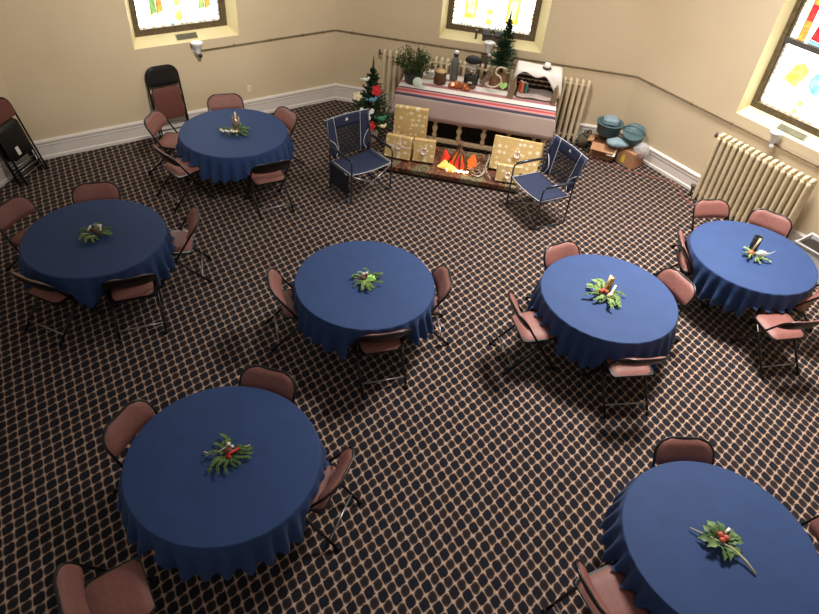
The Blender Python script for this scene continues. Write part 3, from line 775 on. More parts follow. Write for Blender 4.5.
# A: sprigs, silver tumbler with candle, string of white balls, red berries
ax, ay = -2.79, 8.56
t = greens(ax, ay, 'evergreen sprigs spread on the back left table', 11, 1.15, 1, (0, 2, 4, 6))
m = MB(); [m.ball((.045*math.cos(i)+.02, .04*math.sin(i*1.7)-.03, .03), .018, 8, 5) for i in range(6)]; m.build('berry', M['berry'], t)
t = thing('silver_tumbler', 'shiny silver-brown tumbler holding a candle on the back left table', 'tumbler', (ax+.0, ay+.10, CZ+.002))
m = MB(); m.lathe([(.045, 0), (.05, .01), (.055, .19), (.05, .19), (.045, .02), (.001, .018)], 20); m.build('cup', M['silver'], t)
m = MB(); m.lathe([(.014, .02), (.014, .26), (.004, .27)], 10); m.build('candle', M['pale_wood'], t)
for i in range(7): small('white_ball', 'small white cotton ball in the row beside the tumbler, back left table', 'ornament', M['white_ball'], (ax-.17+.037*i, ay-.085-.018*(i % 2)-.01*math.sin(i), CZ+.062), lambda m: m.ball((0, 0, 0), .019, 10, 6), 'white balls on the back left table')
# B
bx, by = -3.61, 5.81
t = greens(bx, by, 'sprig ring with pine cones on the left table', 17, 1.0, 2, (0, 3, 5, 4), .06)
for i in range(3):
    m = MB(); m.ball((-.05+.04*i, .03-.02*i, .05), (.026, .022, .022), 9, 6, jit=.15, rnd=random.Random(i)); m.build('pine_cone', M['brown_item'], t)
m = MB(); m.tube([(-.09, .00, .05), (-.075, .06, .085)], .011, 6); m.tube([(-.01, .09, .06), (.03, .06, .09), (.055, .015, .06)], .011, 6); m.tube([(-.02, .10, .07), (.03, .10, .07)], .012, 6); m.build('white_ribbon', M['white_ball'], t)
# C
cx, cy = -.49, 5.50
t = greens(cx, cy, 'sprig centrepiece with a bright lime leaf on the middle table', 17, 1.0, 3, (0, 2, 3, 4), .05)
m = MB(); m.add([(-.02, -.05, .05), (.03, -.065, .06), (.10, -.02, .055), (.085, .0, .06), (.07, .035, .07), (.055, .02, .075), (.035, .05, .07), (.02, .025, .075), (-.01, .03, .06), (.0, .0, .065)], [tuple(range(10))], 0, False)
m.add([(-.02, -.05, .05), (.03, -.065, .06), (.10, -.02, .055), (.05, -.03, .10), (.0, -.03, .085)], [(0, 1, 3, 4), (1, 2, 3)], 0, False); m.build('lime_leaf', M['lime'], t)
m = MB(); m.ball((-.05, .05, .06), .018, 8, 5); m.ball((-.02, .075, .06), .016, 8, 5); m.build('white_berry', M['white_ball'], t)
m = MB(); m.ball((-.05, .0, .045), (.035, .025, .025), 9, 6, jit=.15, rnd=random.Random(5)); m.ball((-.01, .04, .05), (.03, .025, .025), 9, 6, jit=.15, rnd=random.Random(6)); m.build('pine_cone', M['brown_item'], t)
# D
dx, dy = 2.16, 5.70
t = greens(dx, dy, 'wide wreath of green sprigs on the right-of-centre table', 18, 1.15, 4, (0, 1, 3, 5, 7), .08)
m = MB(); [m.ball((-.05+.03*i, .01+.02*(i % 2), .05), .024, 9, 6, jit=.15, rnd=random.Random(i)) for i in range(3)]; m.build('pine_cone', M['berry'], t)
m = MB(); m.tube([(.03, -.07, .02), (.10, .05, .12)], .012, 8); m.tube([(.01, -.06, .03), (.06, -.03, .07)], .02, 8); m.build('pale_stick', M['pale_wood'], t)
t = thing('gold_tin', 'slim gold tin with a pale candle beside it on the right-of-centre table', 'tin', (dx+.05, dy+.11, CZ+.002))
m = MB(); m.lathe([(.032, 0), (.036, .02), (.036, .17), (.028, .18), (.001, .182)], 16); m.build('tin_body', M['gold'], t)
m = MB(); m.tube([(-.05, -.05, .03), (-.02, -.01, .21)], .014, 8); m.build('candle', M['pale_wood'], t)
# E
ex, ey = 4.19, 6.79
t = greens(ex, ey, 'flat sprig wreath with clear film on the right table', 14, .95, 5, (1, 3, 5, 7), .07)
m = MB(); m.ball((.08, -.0, .05), (.075, .055, .045), 10, 7, jit=.2, rnd=random.Random(9)); m.tube([(.14, 0, .05), (.20, .0, .08), (.25, .03, .10)], [.02, .006, .002], 5); m.build('cellophane', M['film'], t)
m = MB(); m.ball((-.05, .0, .05), (.035, .04, .035), 9, 6, jit=.15, rnd=random.Random(3)); m.build('pine_cone', M['berry'], t)
t = thing('dark_tumbler', 'dark glass tumbler with a pale stick candle on the right table', 'tumbler', (ex+.02, ey+.12, CZ+.002))
m = MB(); m.lathe([(.045, 0), (.05, .01), (.055, .21), (.05, .21), (.044, .02), (.001, .02)], 20); m.build('cup', M['glass_dark'], t)
m = MB(); m.tube([(-.03, -.05, .01), (.0, -.055, .22)], .014, 8); m.build('candle', M['pale_wood'], t)
# F
fx, fy = -1.345, 3.085
t = greens(fx, fy, 'fir sprigs with a red ribbon and white twig on the front left table', 19, 1.0, 6, (0, 2, 4, 6), .045)
m = MB(); m.tube([(.01, -.035, .05), (.03, -.01, .065), (.085, .045, .06)], [.02, .012, .010], 6); m.tube([(.0, -.04, .05), (.035, -.04, .05)], .012, 6); m.build('red_ribbon', M['red'], t)
m = MB(); m.tube([(-.12, -.03, .035), (-.06, .01, .05), (-.02, .05, .06)], .006, 6); m.build('white_twig', M['twig_pale'], t)
m = MB(); m.tube([(.085, .045, .05), (.16, .095, .05)], .004, 6); m.build('white_twig', M['twig_pale'], t)
m = MB(); m.tube([(-.2, .0, .02), (-.13, -.02, .03)], .007, 6); m.build('white_twig', M['twig_pale'], t)
m = MB(); m.ball((-.01, .065, .07), .018, 8, 5); m.ball((.025, .05, .065), .015, 8, 5); m.build('white_berry', M['white_ball'], t)
m = MB(); m.ball((.0, .02, .045), (.04, .03, .03), 9, 6, jit=.15, rnd=random.Random(2)); m.build('pine_cone', M['brown_item'], t)
# G: oak-like leaf cluster on a stem
gx, gy = 2.60, 2.77
t = thing('leaf_centrepiece', 'lobed green leaf spray with a long stem on the front right table', 'centrepiece', (gx, gy, CZ), 0, 'table centrepieces'); t.scale = (1.25, 1.25, 1.1)
def lobed(m, L, w):
    pts = []; n = 14
    for i in range(n+1):
        u = i/n; lob = .62+.38*abs(math.sin(u*PI*3.5)); pts.append((L*u, w*math.sin(PI*min(1, u*1.02+.02))**.7*lob))
    up = [(x, y, .01+.25*abs(y)+.03*math.sin(PI*x/L)) for x, y in pts]; dn = [(x, -y, .01+.25*abs(y)+.03*math.sin(PI*x/L)) for x, y in pts]; mid = [(x, 0, .006+.03*math.sin(PI*x/L)) for x, y in pts]
    o = m.add(up+mid+dn, []); k = n+1
    for i in range(n):
        m.f += [(o+i, o+k+i, o+k+i+1, o+i+1), (o+k+i, o+2*k+i, o+2*k+i+1, o+k+i+1)]; m.mi += [0, 0]; m.sm += [True, True]
rnd = random.Random(8)
for i in range(11):
    m = MB(); lobed(m, .12, .035); o = m.build('leaf', M['leaf'] if i % 3 else M['needle'], t); a = 2*PI*i/11+.3; o.rotation_euler = (rnd.uniform(-.4, .4), -rnd.uniform(.0, .35), a+rnd.uniform(-.3, .3)); o.location = (.025*math.cos(a), .025*math.sin(a), .006+.004*(i % 4))
m = MB(); m.tube([(-.17, .075, .02), (-.05, .0, .05), (.06, -.06, .05), (.12, -.12, .03), (.165, -.19, .012)], [.004, .006, .007, .009, .008], 6); m.build('stem', M['stem'], t)
m = MB(); [m.ball((.02*math.cos(i*2.1)+.005, .022*math.sin(i*2.1)+.005, .065), .020, 8, 5) for i in range(4)]; m.build('berry', M['berry'], t)
m = MB(); m.tube([(.03, .04, .06), (.06, .065, .08)], .009, 6); m.build('white_bud', M['white_ball'], t)

# ------------------------------------------------------------------ display table
AB = math.atan2(FB_[1].y, FB_[1].x)
def D(s, o, z): return wp(FB_, s, o, z)
DZ = .93; S0, S1, O0, O1 = 1.42, 3.98, .33, 1.36
t = thing('display_table', 'long cream display table with turned spindles beneath the striped blanket', 'table', D((S0+S1)/2, (O0+O1)/2, 0), AB)
LW, LD = (S1-S0), (O1-O0)
m = MB(); m.box((0, 0, DZ-.025), (LW, LD, .03), bev=.006); m.build('tabletop', M['table_cream'], t)
m = MB(); m.box((0, -LD/2+.06, DZ-.10), (LW-.16, .03, .12)); m.box((0, LD/2-.06, DZ-.10), (LW-.16, .03, .12)); m.build('apron', M['table_cream'], t)
for sx in (-1, 1):
    for sy in (-1, 1):
        m = MB(); m.lathe([(.04, 0), (.045, .02), (.03, .08), (.042, .2), (.03, .32), (.045, .42), (.03, .5), (.045, .6), (.045, DZ-.045)], 12, (sx*(LW/2-.08), sy*(LD/2-.08), 0)); m.build('leg', M['table_cream'], t)
m = MB(); m.box((0, -LD/2+.08, .17), (LW-.2, .06, .07), bev=.008); m.build('bottom_rail', M['table_cream'], t)
m = MB(); m.box((0, -LD/2+.36, .62), (LW-.2, .04, .07), bev=.008); m.build('back_rail', M['table_cream'], t)
for i in range(7):
    x = -LW/2+.27+i*.41
    if x > LW/2-.1: break
    m = MB(); m.lathe([(.030, .2), (.030, .23), (.045, .26), (.022, .30), (.044, .35), (.050, .39), (.022, .44), (.042, .48), (.048, .52), (.022, .57), (.044, .62), (.028, .68), (.028, DZ-.1)], 10, (x, -LD/2+.08, 0)); m.build('spindle', M['table_cream'], t)
m = MB(); m.box((0, -LD/2+.40, .43), (LW-.1, .02, .84)); m.build('shade_panel', M['shadow_panel'], t)  # dark sheet standing in for the shade under the table

# striped blanket: one sheet draped over top, front and both ends
def blanket():
    m = MB(); dropF, dropE, dropB = .40, .30, .06
    us = [-dropE, -dropE*.66, -dropE*.33, -.004, .012] + [LW*k/14 for k in range(1, 14)] + [LW-.012, LW+.004, LW+dropE*.33, LW+dropE*.66, LW+dropE]
    NV = [-dropB, -.004, .012] + [LD*k/12 for k in range(1, 12)] + [LD-.012, LD+.004] + [LD+dropF*k/5 for k in range(1, 6)]
    vs = []; uvs = []
    for v in NV:
        for u in us:
            x = u-LW/2; y = LD/2-v; z = DZ
            du = max(0, -u, u-LW); dv = max(0, v-LD); db = max(0, -v)
            if du > 0 and dv > 0:        # corner: hang as a fold
                z = DZ-max(du, dv); x = (-LW/2-.02-.25*min(du, dv) if u < 0 else LW/2+.02+.25*min(du, dv)); y = -LD/2-.02-.10*min(du, dv)
            elif du > 0: z = DZ-du; x = (-LW/2-.012-.18*du if u < 0 else LW/2+.012+.05*du)
            elif dv > 0: z = DZ-dv+.012*math.sin(u*5)*dv; y = -LD/2-.012-.03*dv+.02*math.sin(u*9)*dv
            elif db > 0: z = DZ-db; y = LD/2+.008
            vs.append((x, y, z+.004)); uvs.append((u/LW, max(0, min(1, (v+dropB)/(LD+dropF+dropB)))))
    W = len(us); fs = [(j*W+i, (j+1)*W+i, (j+1)*W+i+1, j*W+i+1) for j in range(len(NV)-1) for i in range(W-1)]
    m.add(vs, fs); o = m.build('striped_blanket', blanket_material(LD, 0))
    uvl = o.data.uv_layers.new(name='UVMap')
    for lp in o.data.loops: uvl.data[lp.index].uv = uvs[lp.vertex_index]
    o.location = D((S0+S1)/2, (O0+O1)/2, 0); o.rotation_euler = (0, 0, AB)
    return tag(solidify(o, .006), 'white blanket with red, pink and grey stripes draped over the display table', 'blanket')
blanket()
BZ = DZ+.008

# log-print platform
t = thing('log_print_platform', 'low platform covered in log-printed sheet in front of the display table', 'platform', D(2.50, 1.86, 0), AB)
m = MB(); m.box((0, 0, .055), (2.24, .90, .09)); m.build('platform_base', M['plastic_dark'], t)
m = MB(); m.box((0, 0, .105), (2.26, .92, .012)); m.box((0, -.462, .075), (2.26, .008, .06)); m.build('log_sheet', M['logprint'], t)
PZ = .112

# gifts
def bow(m, c, r, n, ex, ey, ez):
    c, ex, ey, ez = map(Vector, (c, ex, ey, ez))
    for k in range(n):
        a = 2*PI*k/n+.3; d = ex*math.cos(a)+ey*math.sin(a); sd = (ex*-math.sin(a)+ey*math.cos(a))*r*.22
        m.add([c, c+d*r*.6+sd+ez*r*.45, c+d*r+ez*.15*r, c+d*r*.6-sd+ez*r*.45], [(0, 1, 2, 3)], 0, False)
    m.ball(c+ez*r*.08, r*.12, 8, 5)
def gift(label, s, o, w, h, d, tilt, rz, z=PZ, bowpos=(0, 0), br=.07, ribbons=True, has_bow=True):
    """box leaning back; local -Y is the face to the room"""
    t = thing('gift_box', label, 'gift box', D(s, o, z+.004+d*math.sin(tilt)), AB+rz, 'wrapped gift boxes'); Rm = Matrix.Rotation(-tilt, 3, 'X')
    def q(x, y, zz): return Rm @ Vector((x, y, zz))
    m = MB(); m.T = Rm.to_4x4(); m.box((0, d/2, h/2), (w, d, h), bev=.006); m.build('box', M['wrap'], t)
    if ribbons:
        m = MB(); m.T = Rm.to_4x4(); m.box((bowpos[0], d/2, h/2), (.022, d+.006, h+.006)); m.box((0, d/2, h/2+bowpos[1]), (w+.006, d+.006, .022)); m.build('ribbon', M['ribbon'], t)
    if has_bow:
        m = MB(); m.T = Rm.to_4x4(); bow(m, (bowpos[0], -.006, h/2+bowpos[1]), br, 7, (1, 0, 0), (0, 0, 1), (0, -1, 0)); m.build('bow', M['ribbon'], t)
    return t
gift('tallest wrapped gift box standing at the left end of the platform', 1.74, 1.72, .54, .68, .13, .13, .04, bowpos=(.02, -.22), br=.09, ribbons=False)
gift('square wrapped gift with a pale ribbon cross, leftmost on the platform', 1.63, 2.10, .42, .35, .14, .24, -.08, bowpos=(.02, .02), br=.07)
gift('small wrapped gift with a star bow between the leftmost gift and the campfire', 2.06, 2.08, .34, .35, .13, .24, .06, bowpos=(.0, .0), br=.08, ribbons=False)
gift('largest wrapped gift leaning at the right end of the platform', 3.49, 1.93, .76, .52, .11, .36, -.05, bowpos=(.02, .02), br=.08, ribbons=False)
gift('small low wrapped gift in front of the largest gift, half behind the right camp chair', 3.43, 2.25, .36, .26, .10, .26, .05, bowpos=(.0, -.02), br=.07, ribbons=False)

# campfire
FX = D(2.62, 2.02, PZ+.012)
t = thing('pretend_campfire', 'pretend campfire of sticks and orange tissue on the platform', 'campfire', FX, AB)
rnd = random.Random(4)
for i in range(9):
    a = 2*PI*i/9+rnd.uniform(-.2, .2); r = rnd.uniform(.17, .24); m = MB(); tz = rnd.uniform(.40, .47)
    m.tube([(r*math.cos(a), r*math.sin(a)*.75, .0), (r*.45*math.cos(a)+.01, r*.4*math.sin(a), tz*.55), (-.05*math.cos(a), -.05*math.sin(a), tz)], [.019, .018, .012], 6); m.build('stick', M['stick'], t)
def flame(x, y, h, w, mt, seed, ry=0.):
    rnd = random.Random(seed); m = MB(); n = 9; pts = []
    for ring, (rr, zz) in enumerate(((1., 0.), (1.15, .25), (.85, .55), (.35, .85), (.02, 1.))):
        for k in range(n):
            a = 2*PI*k/n; q = rr*w*(1+rnd.uniform(-.3, .3)); pts.append((x+q*math.cos(a)+ry*zz*h, y+q*math.sin(a)*.6, .005+h*zz*(1+rnd.uniform(-.06, .06))))
    fs = [(r*n+k, r*n+(k+1) % n, r*n+n+(k+1) % n, r*n+n+k) for r in range(4) for k in range(n)]; m.add(pts, fs, 0, False); m.build('tissue_flame', mt, t)
flame(0, -.02, .33, .09, M['flame_orange'], 1); flame(.01, -.08, .22, .09, M['flame_red'], 2); flame(-.17, .02, .26, .075, M['flame_red'], 3, -.2); flame(.17, .02, .27, .08, M['flame_orange'], 4, .25)
flame(-.20, -.07, .13, .10, M['flame_yellow'], 5); flame(-.08, -.13, .10, .09, M['flame_yellow'], 6)
m = MB(); [m.ball((-.14+.045*i, -.17+.025*(i % 2), .026), .022, 8, 6) for i in range(8)]; m.build('light_bulb', M['ember'], t)
# bare branches beside the fire
t = thing('bare_branch_pile', 'tangle of pale bare branches right of the pretend campfire', 'branches', D(2.97, 2.06, PZ+.006), AB)
for i in range(16):
    a = rnd.uniform(0, PI*2); L = rnd.uniform(.10, .20); c = Vector((rnd.uniform(-.08, .06), rnd.uniform(-.1, .1), .02)); d = Vector((math.cos(a), math.sin(a)*.5, rnd.uniform(.1, .9))).normalized()*L; b = c+d
    if b.z > .3: b.z = .3
    m = MB(); m.tube([c, (c+b)/2+Vector((0, 0, .03)), b], [.007, .006, .003], 5); m.build('branch', M['twig_pale'] if i % 2 else M['stick'], t)
for pts in ([(-.10, -.12, .015), (.04, -.13, .03), (.10, 0, .16), (.12, .05, .32)], [(.2, -.15, .015), (.10, -.02, .12), (.14, .04, .26), (.2, .08, .36)], [(-.02, -.17, .012), (.08, -.1, .05), (.1, .0, .2)]):
    m = MB(); m.tube(smooth_path(pts, 5), .009, 6); m.build('branch', M['twig_pale'], t)

# ------------------------------------------------------------------ things on the display table
def foliage_conifer(m, h, r0, z0, seed, whorls=13, per=9, dens=14):
    rnd = random.Random(seed); m.tube([(0, 0, z0+h*.85), (0, 0, z0+h*1.05), (0, 0, z0+h*1.16)], [.022, .016, .003], 6)
    for w in range(whorls):
        f = w/(whorls-1); z = z0+h*f*.93; L = r0*(1-f)**.85+.035
        for k in range(max(4, int(per*(1-f*.5)))):
            a = rnd.uniform(0, 2*PI); l = L*rnd.uniform(.7, 1.12); up = .28+.9*f
            d = Vector((math.cos(a), math.sin(a), up*rnd.uniform(.4, 1))).normalized(); p0 = Vector((0, 0, z))
            for i in range(dens):
                tt = (i+1)/dens; p = p0+d*l*tt+Vector((0, 0, -.05*l*tt))
                for s in range(3):
                    e = Vector((rnd.uniform(-1, 1), rnd.uniform(-1, 1), rnd.uniform(-.4, 1)))+d*1.2; e = e.normalized()*.062*(1.1-.35*tt)*(1-.42*f); sd = e.cross(Vector((rnd.uniform(-1, 1), rnd.uniform(-1, 1), 1))).normalized()*.010
                    m.add([p-sd, p+e*.6-sd, p+e, p+e*.6+sd], [(0, 1, 2, 3)], 0, False)
# small tree left of the table, on the floor
TP = D(1.11, 1.76, 0)
t = thing('small_decorated_fir', 'small artificial fir hung with felt ornaments left of the display table', 'tree', TP, AB)
m = MB(); foliage_conifer(m, 1.02, .36, .42, 3, 19, 15, 10); m.build('foliage', M['needle_dark'], t)
m = MB(); m.tube([(0, 0, .25), (0, 0, 1.40)], [.02, .008], 8); m.build('trunk', M['bark'], t)
m = MB(); m.lathe([(.08, .20), (.10, .22), (.12, .30), (.115, .38), (.09, .42), (.001, .41)], 18); m.build('pot', M['mauve_linen'], t)
for a in (.4, 1.97, 3.54, 5.1):
    m = MB(); m.tube([(.05*math.cos(a), .05*math.sin(a), .22), (.13*math.cos(a), .13*math.sin(a), 0)], .014, 6); m.build('stand_leg', M['stick'], t)
def orn(name, label, mt, x, y, z, fill):
    m = MB(); fill(m); o = m.build(name, mt); P = TP + Vector((x*math.cos(AB)-y*math.sin(AB), x*math.sin(AB)+y*math.cos(AB), z)); o.location = P; o.rotation_euler = (-.25, 0, AB+.15); return tag(o, label, 'ornament', 'felt ornaments on the small fir')
def flower(m, r, n=5):
    pts = [(r*(.62+.38*abs(math.cos(n*PI*i/40)))*math.cos(2*PI*i/40), r*(.62+.38*abs(math.cos(n*PI*i/40)))*math.sin(2*PI*i/40)) for i in range(40)]
    m.prism(pts, (0, 0, 0), (1, 0, 0), (0, 0, 1), (0, 1, 0), -.008, .008); m.ball((0, -.01, 0), (r*.3, .012, r*.3), 10, 5)
def butterfly(m, r):
    h = [(.0, -.25), (.2, -.75), (.55, -.8), (.6, -.45), (.35, -.1), (.95, .25), (1., .7), (.7, .85), (.15, .3), (.0, .35)]
    m.prism([(x*r, y*r) for x, y in h]+[(-x*r, y*r) for x, y in reversed(h[1:-1])], (0, 0, 0), (1, 0, 0), (0, 0, 1), (0, 1, 0), -.006, .006)
    m.tube([(0, -.01, -r*.5), (0, -.01, r*.6)], .012, 6)
def bird(m, r):
    m.ball((0, 0, 0), (r*.75, .014, r*.4), 10, 6); m.ball((r*.65, 0, r*.35), (r*.3, .014, r*.3), 8, 5); m.add([(-r*.6, 0, 0), (-r*1.3, 0, r*.35), (-r*1.1, 0, -r*.1)], [(0, 1, 2)], 0, False)
orn('flower_ornament', 'large red felt flower ornament high on the small fir', M['red'], .12, -.22, 1.16, lambda m: flower(m, .085))
orn('flower_ornament', 'cream felt flower ornament at the left of the small fir', M['butter'], -.18, -.22, 1.02, lambda m: flower(m, .075))
orn('bird_ornament', 'blue felt bird ornament below the red flower on the small fir', M['blue_felt'], .07, -.26, 1.02, lambda m: bird(m, .08))
orn('bird_ornament', 'pale felt bird ornament near the top of the small fir', M['mint'], -.08, -.14, 1.27, lambda m: bird(m, .07))
orn('butterfly_ornament', 'white felt butterfly ornament in the middle of the small fir', M['white_ball'], .0, -.31, .80, lambda m: butterfly(m, .11))
orn('flower_ornament', 'small red felt flower ornament low on the small fir', M['red'], .08, -.32, .62, lambda m: flower(m, .075))
orn('bird_ornament', 'green felt bird ornament low at the right of the small fir', M['green_felt'], .22, -.26, .74, lambda m: bird(m, .09))
orn('bird_ornament', 'cream felt bird ornament lowest at the right of the small fir', M['butter'], .25, -.27, .62, lambda m: bird(m, .07))
orn('bird_ornament', 'mint felt bird ornament low at the left of the small fir', M['mint'], -.31, -.12, .66, lambda m: bird(m, .07))

def on_table(s, o): return D(s, o, BZ)
# herb plant
t = thing('potted_herb', 'bushy green herb in a dark pot at the left end of the display table', 'plant', on_table(1.60, .93), AB)
m = MB(); m.lathe([(.12, 0), (.13, .02), (.16, .15), (.165, .16), (.145, .16), (.14, .13), (.001, .13)], 22); m.build('pot', M['pot'], t)
m = MB(); rnd = random.Random(12)
for i in range(190):
    a = rnd.uniform(0, 2*PI); r = rnd.uniform(.1, 1)**.6; top = Vector((.42*r*math.cos(a)*rnd.uniform(.8, 1.1), .26*r*math.sin(a), .20+.30*(1-r*r)+rnd.uniform(0, .12))); b = Vector((.10*r*math.cos(a), .10*r*math.sin(a), .12))
    for k in range(9):
        tt = .25+.75*k/8; p = b.lerp(top, tt); p.z += .05*math.sin(PI*tt)
        for s in range(2):
            e = Vector((rnd.uniform(-1, 1), rnd.uniform(-1, 1), rnd.uniform(-.2, 1))).normalized()*.05; sd = e.cross(Vector((.3, .5, 1))).normalized()*.009; m.add([p-sd*.4, p+e*.5-sd, p+e, p+e*.5+sd], [(0, 1, 2, 3)], 0, False)
m.build('foliage', M['herb'], t)
t = thing('wood_slice_stack', 'short bark-covered log candle block behind the striped band on the display table', 'log', on_table(2.03, .78), AB)
m = MB(); m.lathe([(.10, 0), (.105, .03), (.10, .12), (.105, .2)], 18); m.build('bark', M['bark'], t)
m = MB(); m.lathe([(.098, .198), (.103, .206), (.001, .207)], 18); m.build('cut_face', M['log_end'], t)
small('jute_paper', 'small cream paper note on the display table behind the log', 'note', M['linen'], on_table(1.83, .62), lambda m: m.box((0, 0, .06), (.14, .10, .12), bev=.01))
t = thing('thermos_bottle', 'grey-green steel bottle with white cap on the display table', 'bottle', on_table(2.23, .56), AB)
m = MB(); m.lathe([(.062, 0), (.068, .01), (.068, .30), (.045, .36), (.035, .38), (.035, .40)], 20); m.build('bottle_body', M['thermos'], t)
m = MB(); m.lathe([(.038, .40), (.042, .405), (.042, .455)], 16); m.build('collar', M['plastic_dark'], t)
m = MB(); m.lathe([(.04, .455), (.04, .485), (.001, .49)], 16); m.build('cap', M['plastic_white'], t)
t = thing('camping_lantern', 'black and silver camping lantern between bottle and small table fir', 'lantern', on_table(2.53, .62), AB)
m = MB(); m.lathe([(.115, 0), (.12, .02), (.12, .16), (.095, .18)], 20); m.build('base', M['plastic_dark'], t)
m = MB(); m.lathe([(.08, .18), (.085, .19), (.085, .25), (.06, .27)], 20); m.box((0, -.085, .2), (.05, .02, .04), bev=.008); m.build('burner_collar', M['silver'], t)
m = MB(); m.lathe([(.065, .25), (.072, .28), (.072, .36), (.06, .38)], 18); m.build('globe', M['lantern_glass'], t)
m = MB(); m.lathe([(.10, .37), (.135, .385), (.13, .42), (.085, .455), (.001, .465)], 18); m.build('cap', M['rubber'], t)
m = MB(); m.box((0, -.121, .07), (.07, .004, .03)); m.build('front_plate', M['white_trim'], t)
m = MB(); m.lathe([(.02, .05), (.022, .06), (.02, .07)], 10, (0, -.09, .15)); m.ball((0, -.10, .21), .018, 8, 5); m.build('knob', M['plastic_dark'], t)
t = thing('copper_tea_light_holder', 'copper-coloured tea light cluster in front of the steel bottle', 'candle holder', on_table(2.36, .87), AB)
m = MB(); rnd = random.Random(3)
for i in range(7): m.lathe([(.045, 0), (.05, .02), (.05, .06+.02*(i % 3)), (.042, .06+.02*(i % 3)), (.001, .05)], 10, (-.12+.045*i, rnd.uniform(-.04, .05), 0))
m.build('holder', M['copper'], t)
m = MB(); m.lathe([(.026, .05), (.028, .08), (.01, .10)], 10, (-.09, -.05, 0)); m.build('candle', M['candle'], t)
small('pine_cone', 'brown pine cone right of the copper tea lights', 'pine cone', M['brown_item'], on_table(2.59, .83), lambda m: m.ball((0, 0, .042), (.05, .035, .03), 10, 7, jit=.2, rnd=random.Random(1)))
def round_card(m): m.lathe([(.001, -.006), (.075, -.006), (.08, 0), (.075, .006), (.001, .006)], 18)
t = thing('mint_disc_ornament', 'pale mint round card leaning on the herb pot', 'ornament', on_table(1.71, 1.10), AB)
m = MB(); m.T = Matrix.Translation((0, 0, .085)) @ Matrix.Rotation(PI/2-.25, 4, 'X'); round_card(m); m.build('disc', M['mint'], t)
m = MB(); m.box((.08, .0, .02), (.10, .03, .04), bev=.008); m.build('foot', M['mint'], t)
# slipper
t = thing('felt_shoe', 'grey-brown felt shoe propped beside the stump under the table fir', 'shoe', on_table(2.74, .62)+Vector((0, 0, .035)), AB)
def shoe(m):
    def fn(u, v):
        a = 2*PI*u; x = .05*math.cos(a)*(1-.25*(v-.4)**2); y = .035*math.sin(a)
        return (x+.02*math.sin(3*v), y+.0, .02+v*.22)
    m.grid(fn, 14, 8); m.ball((0, 0, .03), (.055, .05, .035), 12, 6); m.ball((.0, 0, .22), (.045, .035, .03), 12, 6)
m = MB(); m.T = Matrix.Translation((-.03, 0, 0)) @ Matrix.Rotation(.5, 4, 'Y'); shoe(m); m.build('upper', M['shoe'], t)
m = MB(); m.T = Matrix.Translation((-.03, 0, 0)) @ Matrix.Rotation(.5, 4, 'Y'); m.box((0, .038, .12), (.09, .014, .24), bev=.006); m.build('sole', M['wicker'], t)
# table fir on burlap stump
t = thing('tabletop_fir', 'small dark green fir in a burlap base in front of the back window', 'tree', on_table(3.0, .50), AB)
m = MB(); m.lathe([(.15, 0), (.17, .02), (.16, .10), (.12, .18), (.06, .24), (.001, .24)], 18); m.build('burlap_base', M['stump'], t)
m = MB(); m.tube([(0, 0, .2), (0, 0, 1.06)], [.025, .008], 8); m.build('trunk', M['bark'], t)
m = MB(); foliage_conifer(m, .76, .195, .33, 8, 17, 14, 9); m.build('foliage', M['needle_dark'], t)
def heart(m):
    pts = []
    for i in range(20):
        a = 2*PI*i/20; pts.append((.0045*16*math.sin(a)**3, .0045*(13*math.cos(a)-5*math.cos(2*a)-2*math.cos(3*a)-math.cos(4*a))))
    m.prism(pts, (0, 0, .085), (1, 0, 0), (0, 0, 1), (0, 1, 0), -.01, .01)
o = small('green_heart', 'light green felt heart against the burlap base of the table fir', 'ornament', M['green_heart'], on_table(3.08, .70), heart); o.rotation_euler = (-.3, 0, AB)
small('cord_letter', 'cream S-shaped cord ornament in front of the table fir', 'ornament', M['wicker_light'], on_table(3.0, .88), lambda m: m.tube(smooth_path([(-.20, 0, .17), (-.16, 0, .12), (-.05, 0, .12), (.04, 0, .20), (.02, 0, .29), (-.06, 0, .34), (-.06, 0, .41), (.0, 0, .45), (.08, 0, .44)], 5), .014, 6)).rotation_euler = (0, 0, AB)
# crate on its side, like a little stable
CW, CD, CHh = .66, .40, .40
cl = D(3.62, .62, BZ)
t = thing('slatted_crate', 'dark slatted crate lying on its side at the right end of the display table', 'crate', cl, AB)
for nm, c, sz in (('side_panel', (-CW/2, .05, CHh/2), (.02, .30, CHh-.02)), ('side_panel', (CW/2, .05, CHh/2), (.02, .30, CHh-.02)), ('bottom_panel', (0, 0, .012), (CW, CD, .02)), ('top_panel', (0, .0425, CHh), (CW+.03, .315, .02))):
    m = MB(); m.box(c, sz); m.build(nm, M['wicker'], t)
for k in range(5):
    m = MB(); m.box((0, CD/2, .05+.075*k), (CW, .015, .055)); m.build('back_slat', M['wicker'], t)
    for j in range(6):
        m = MB(); m.box((-.27+.11*j+(.03 if k % 2 else 0), CD/2-.012, .05+.075*k+.03), (.06, .01, .014)); m.build('pale_wicker_dash', M['wicker_light'], t)
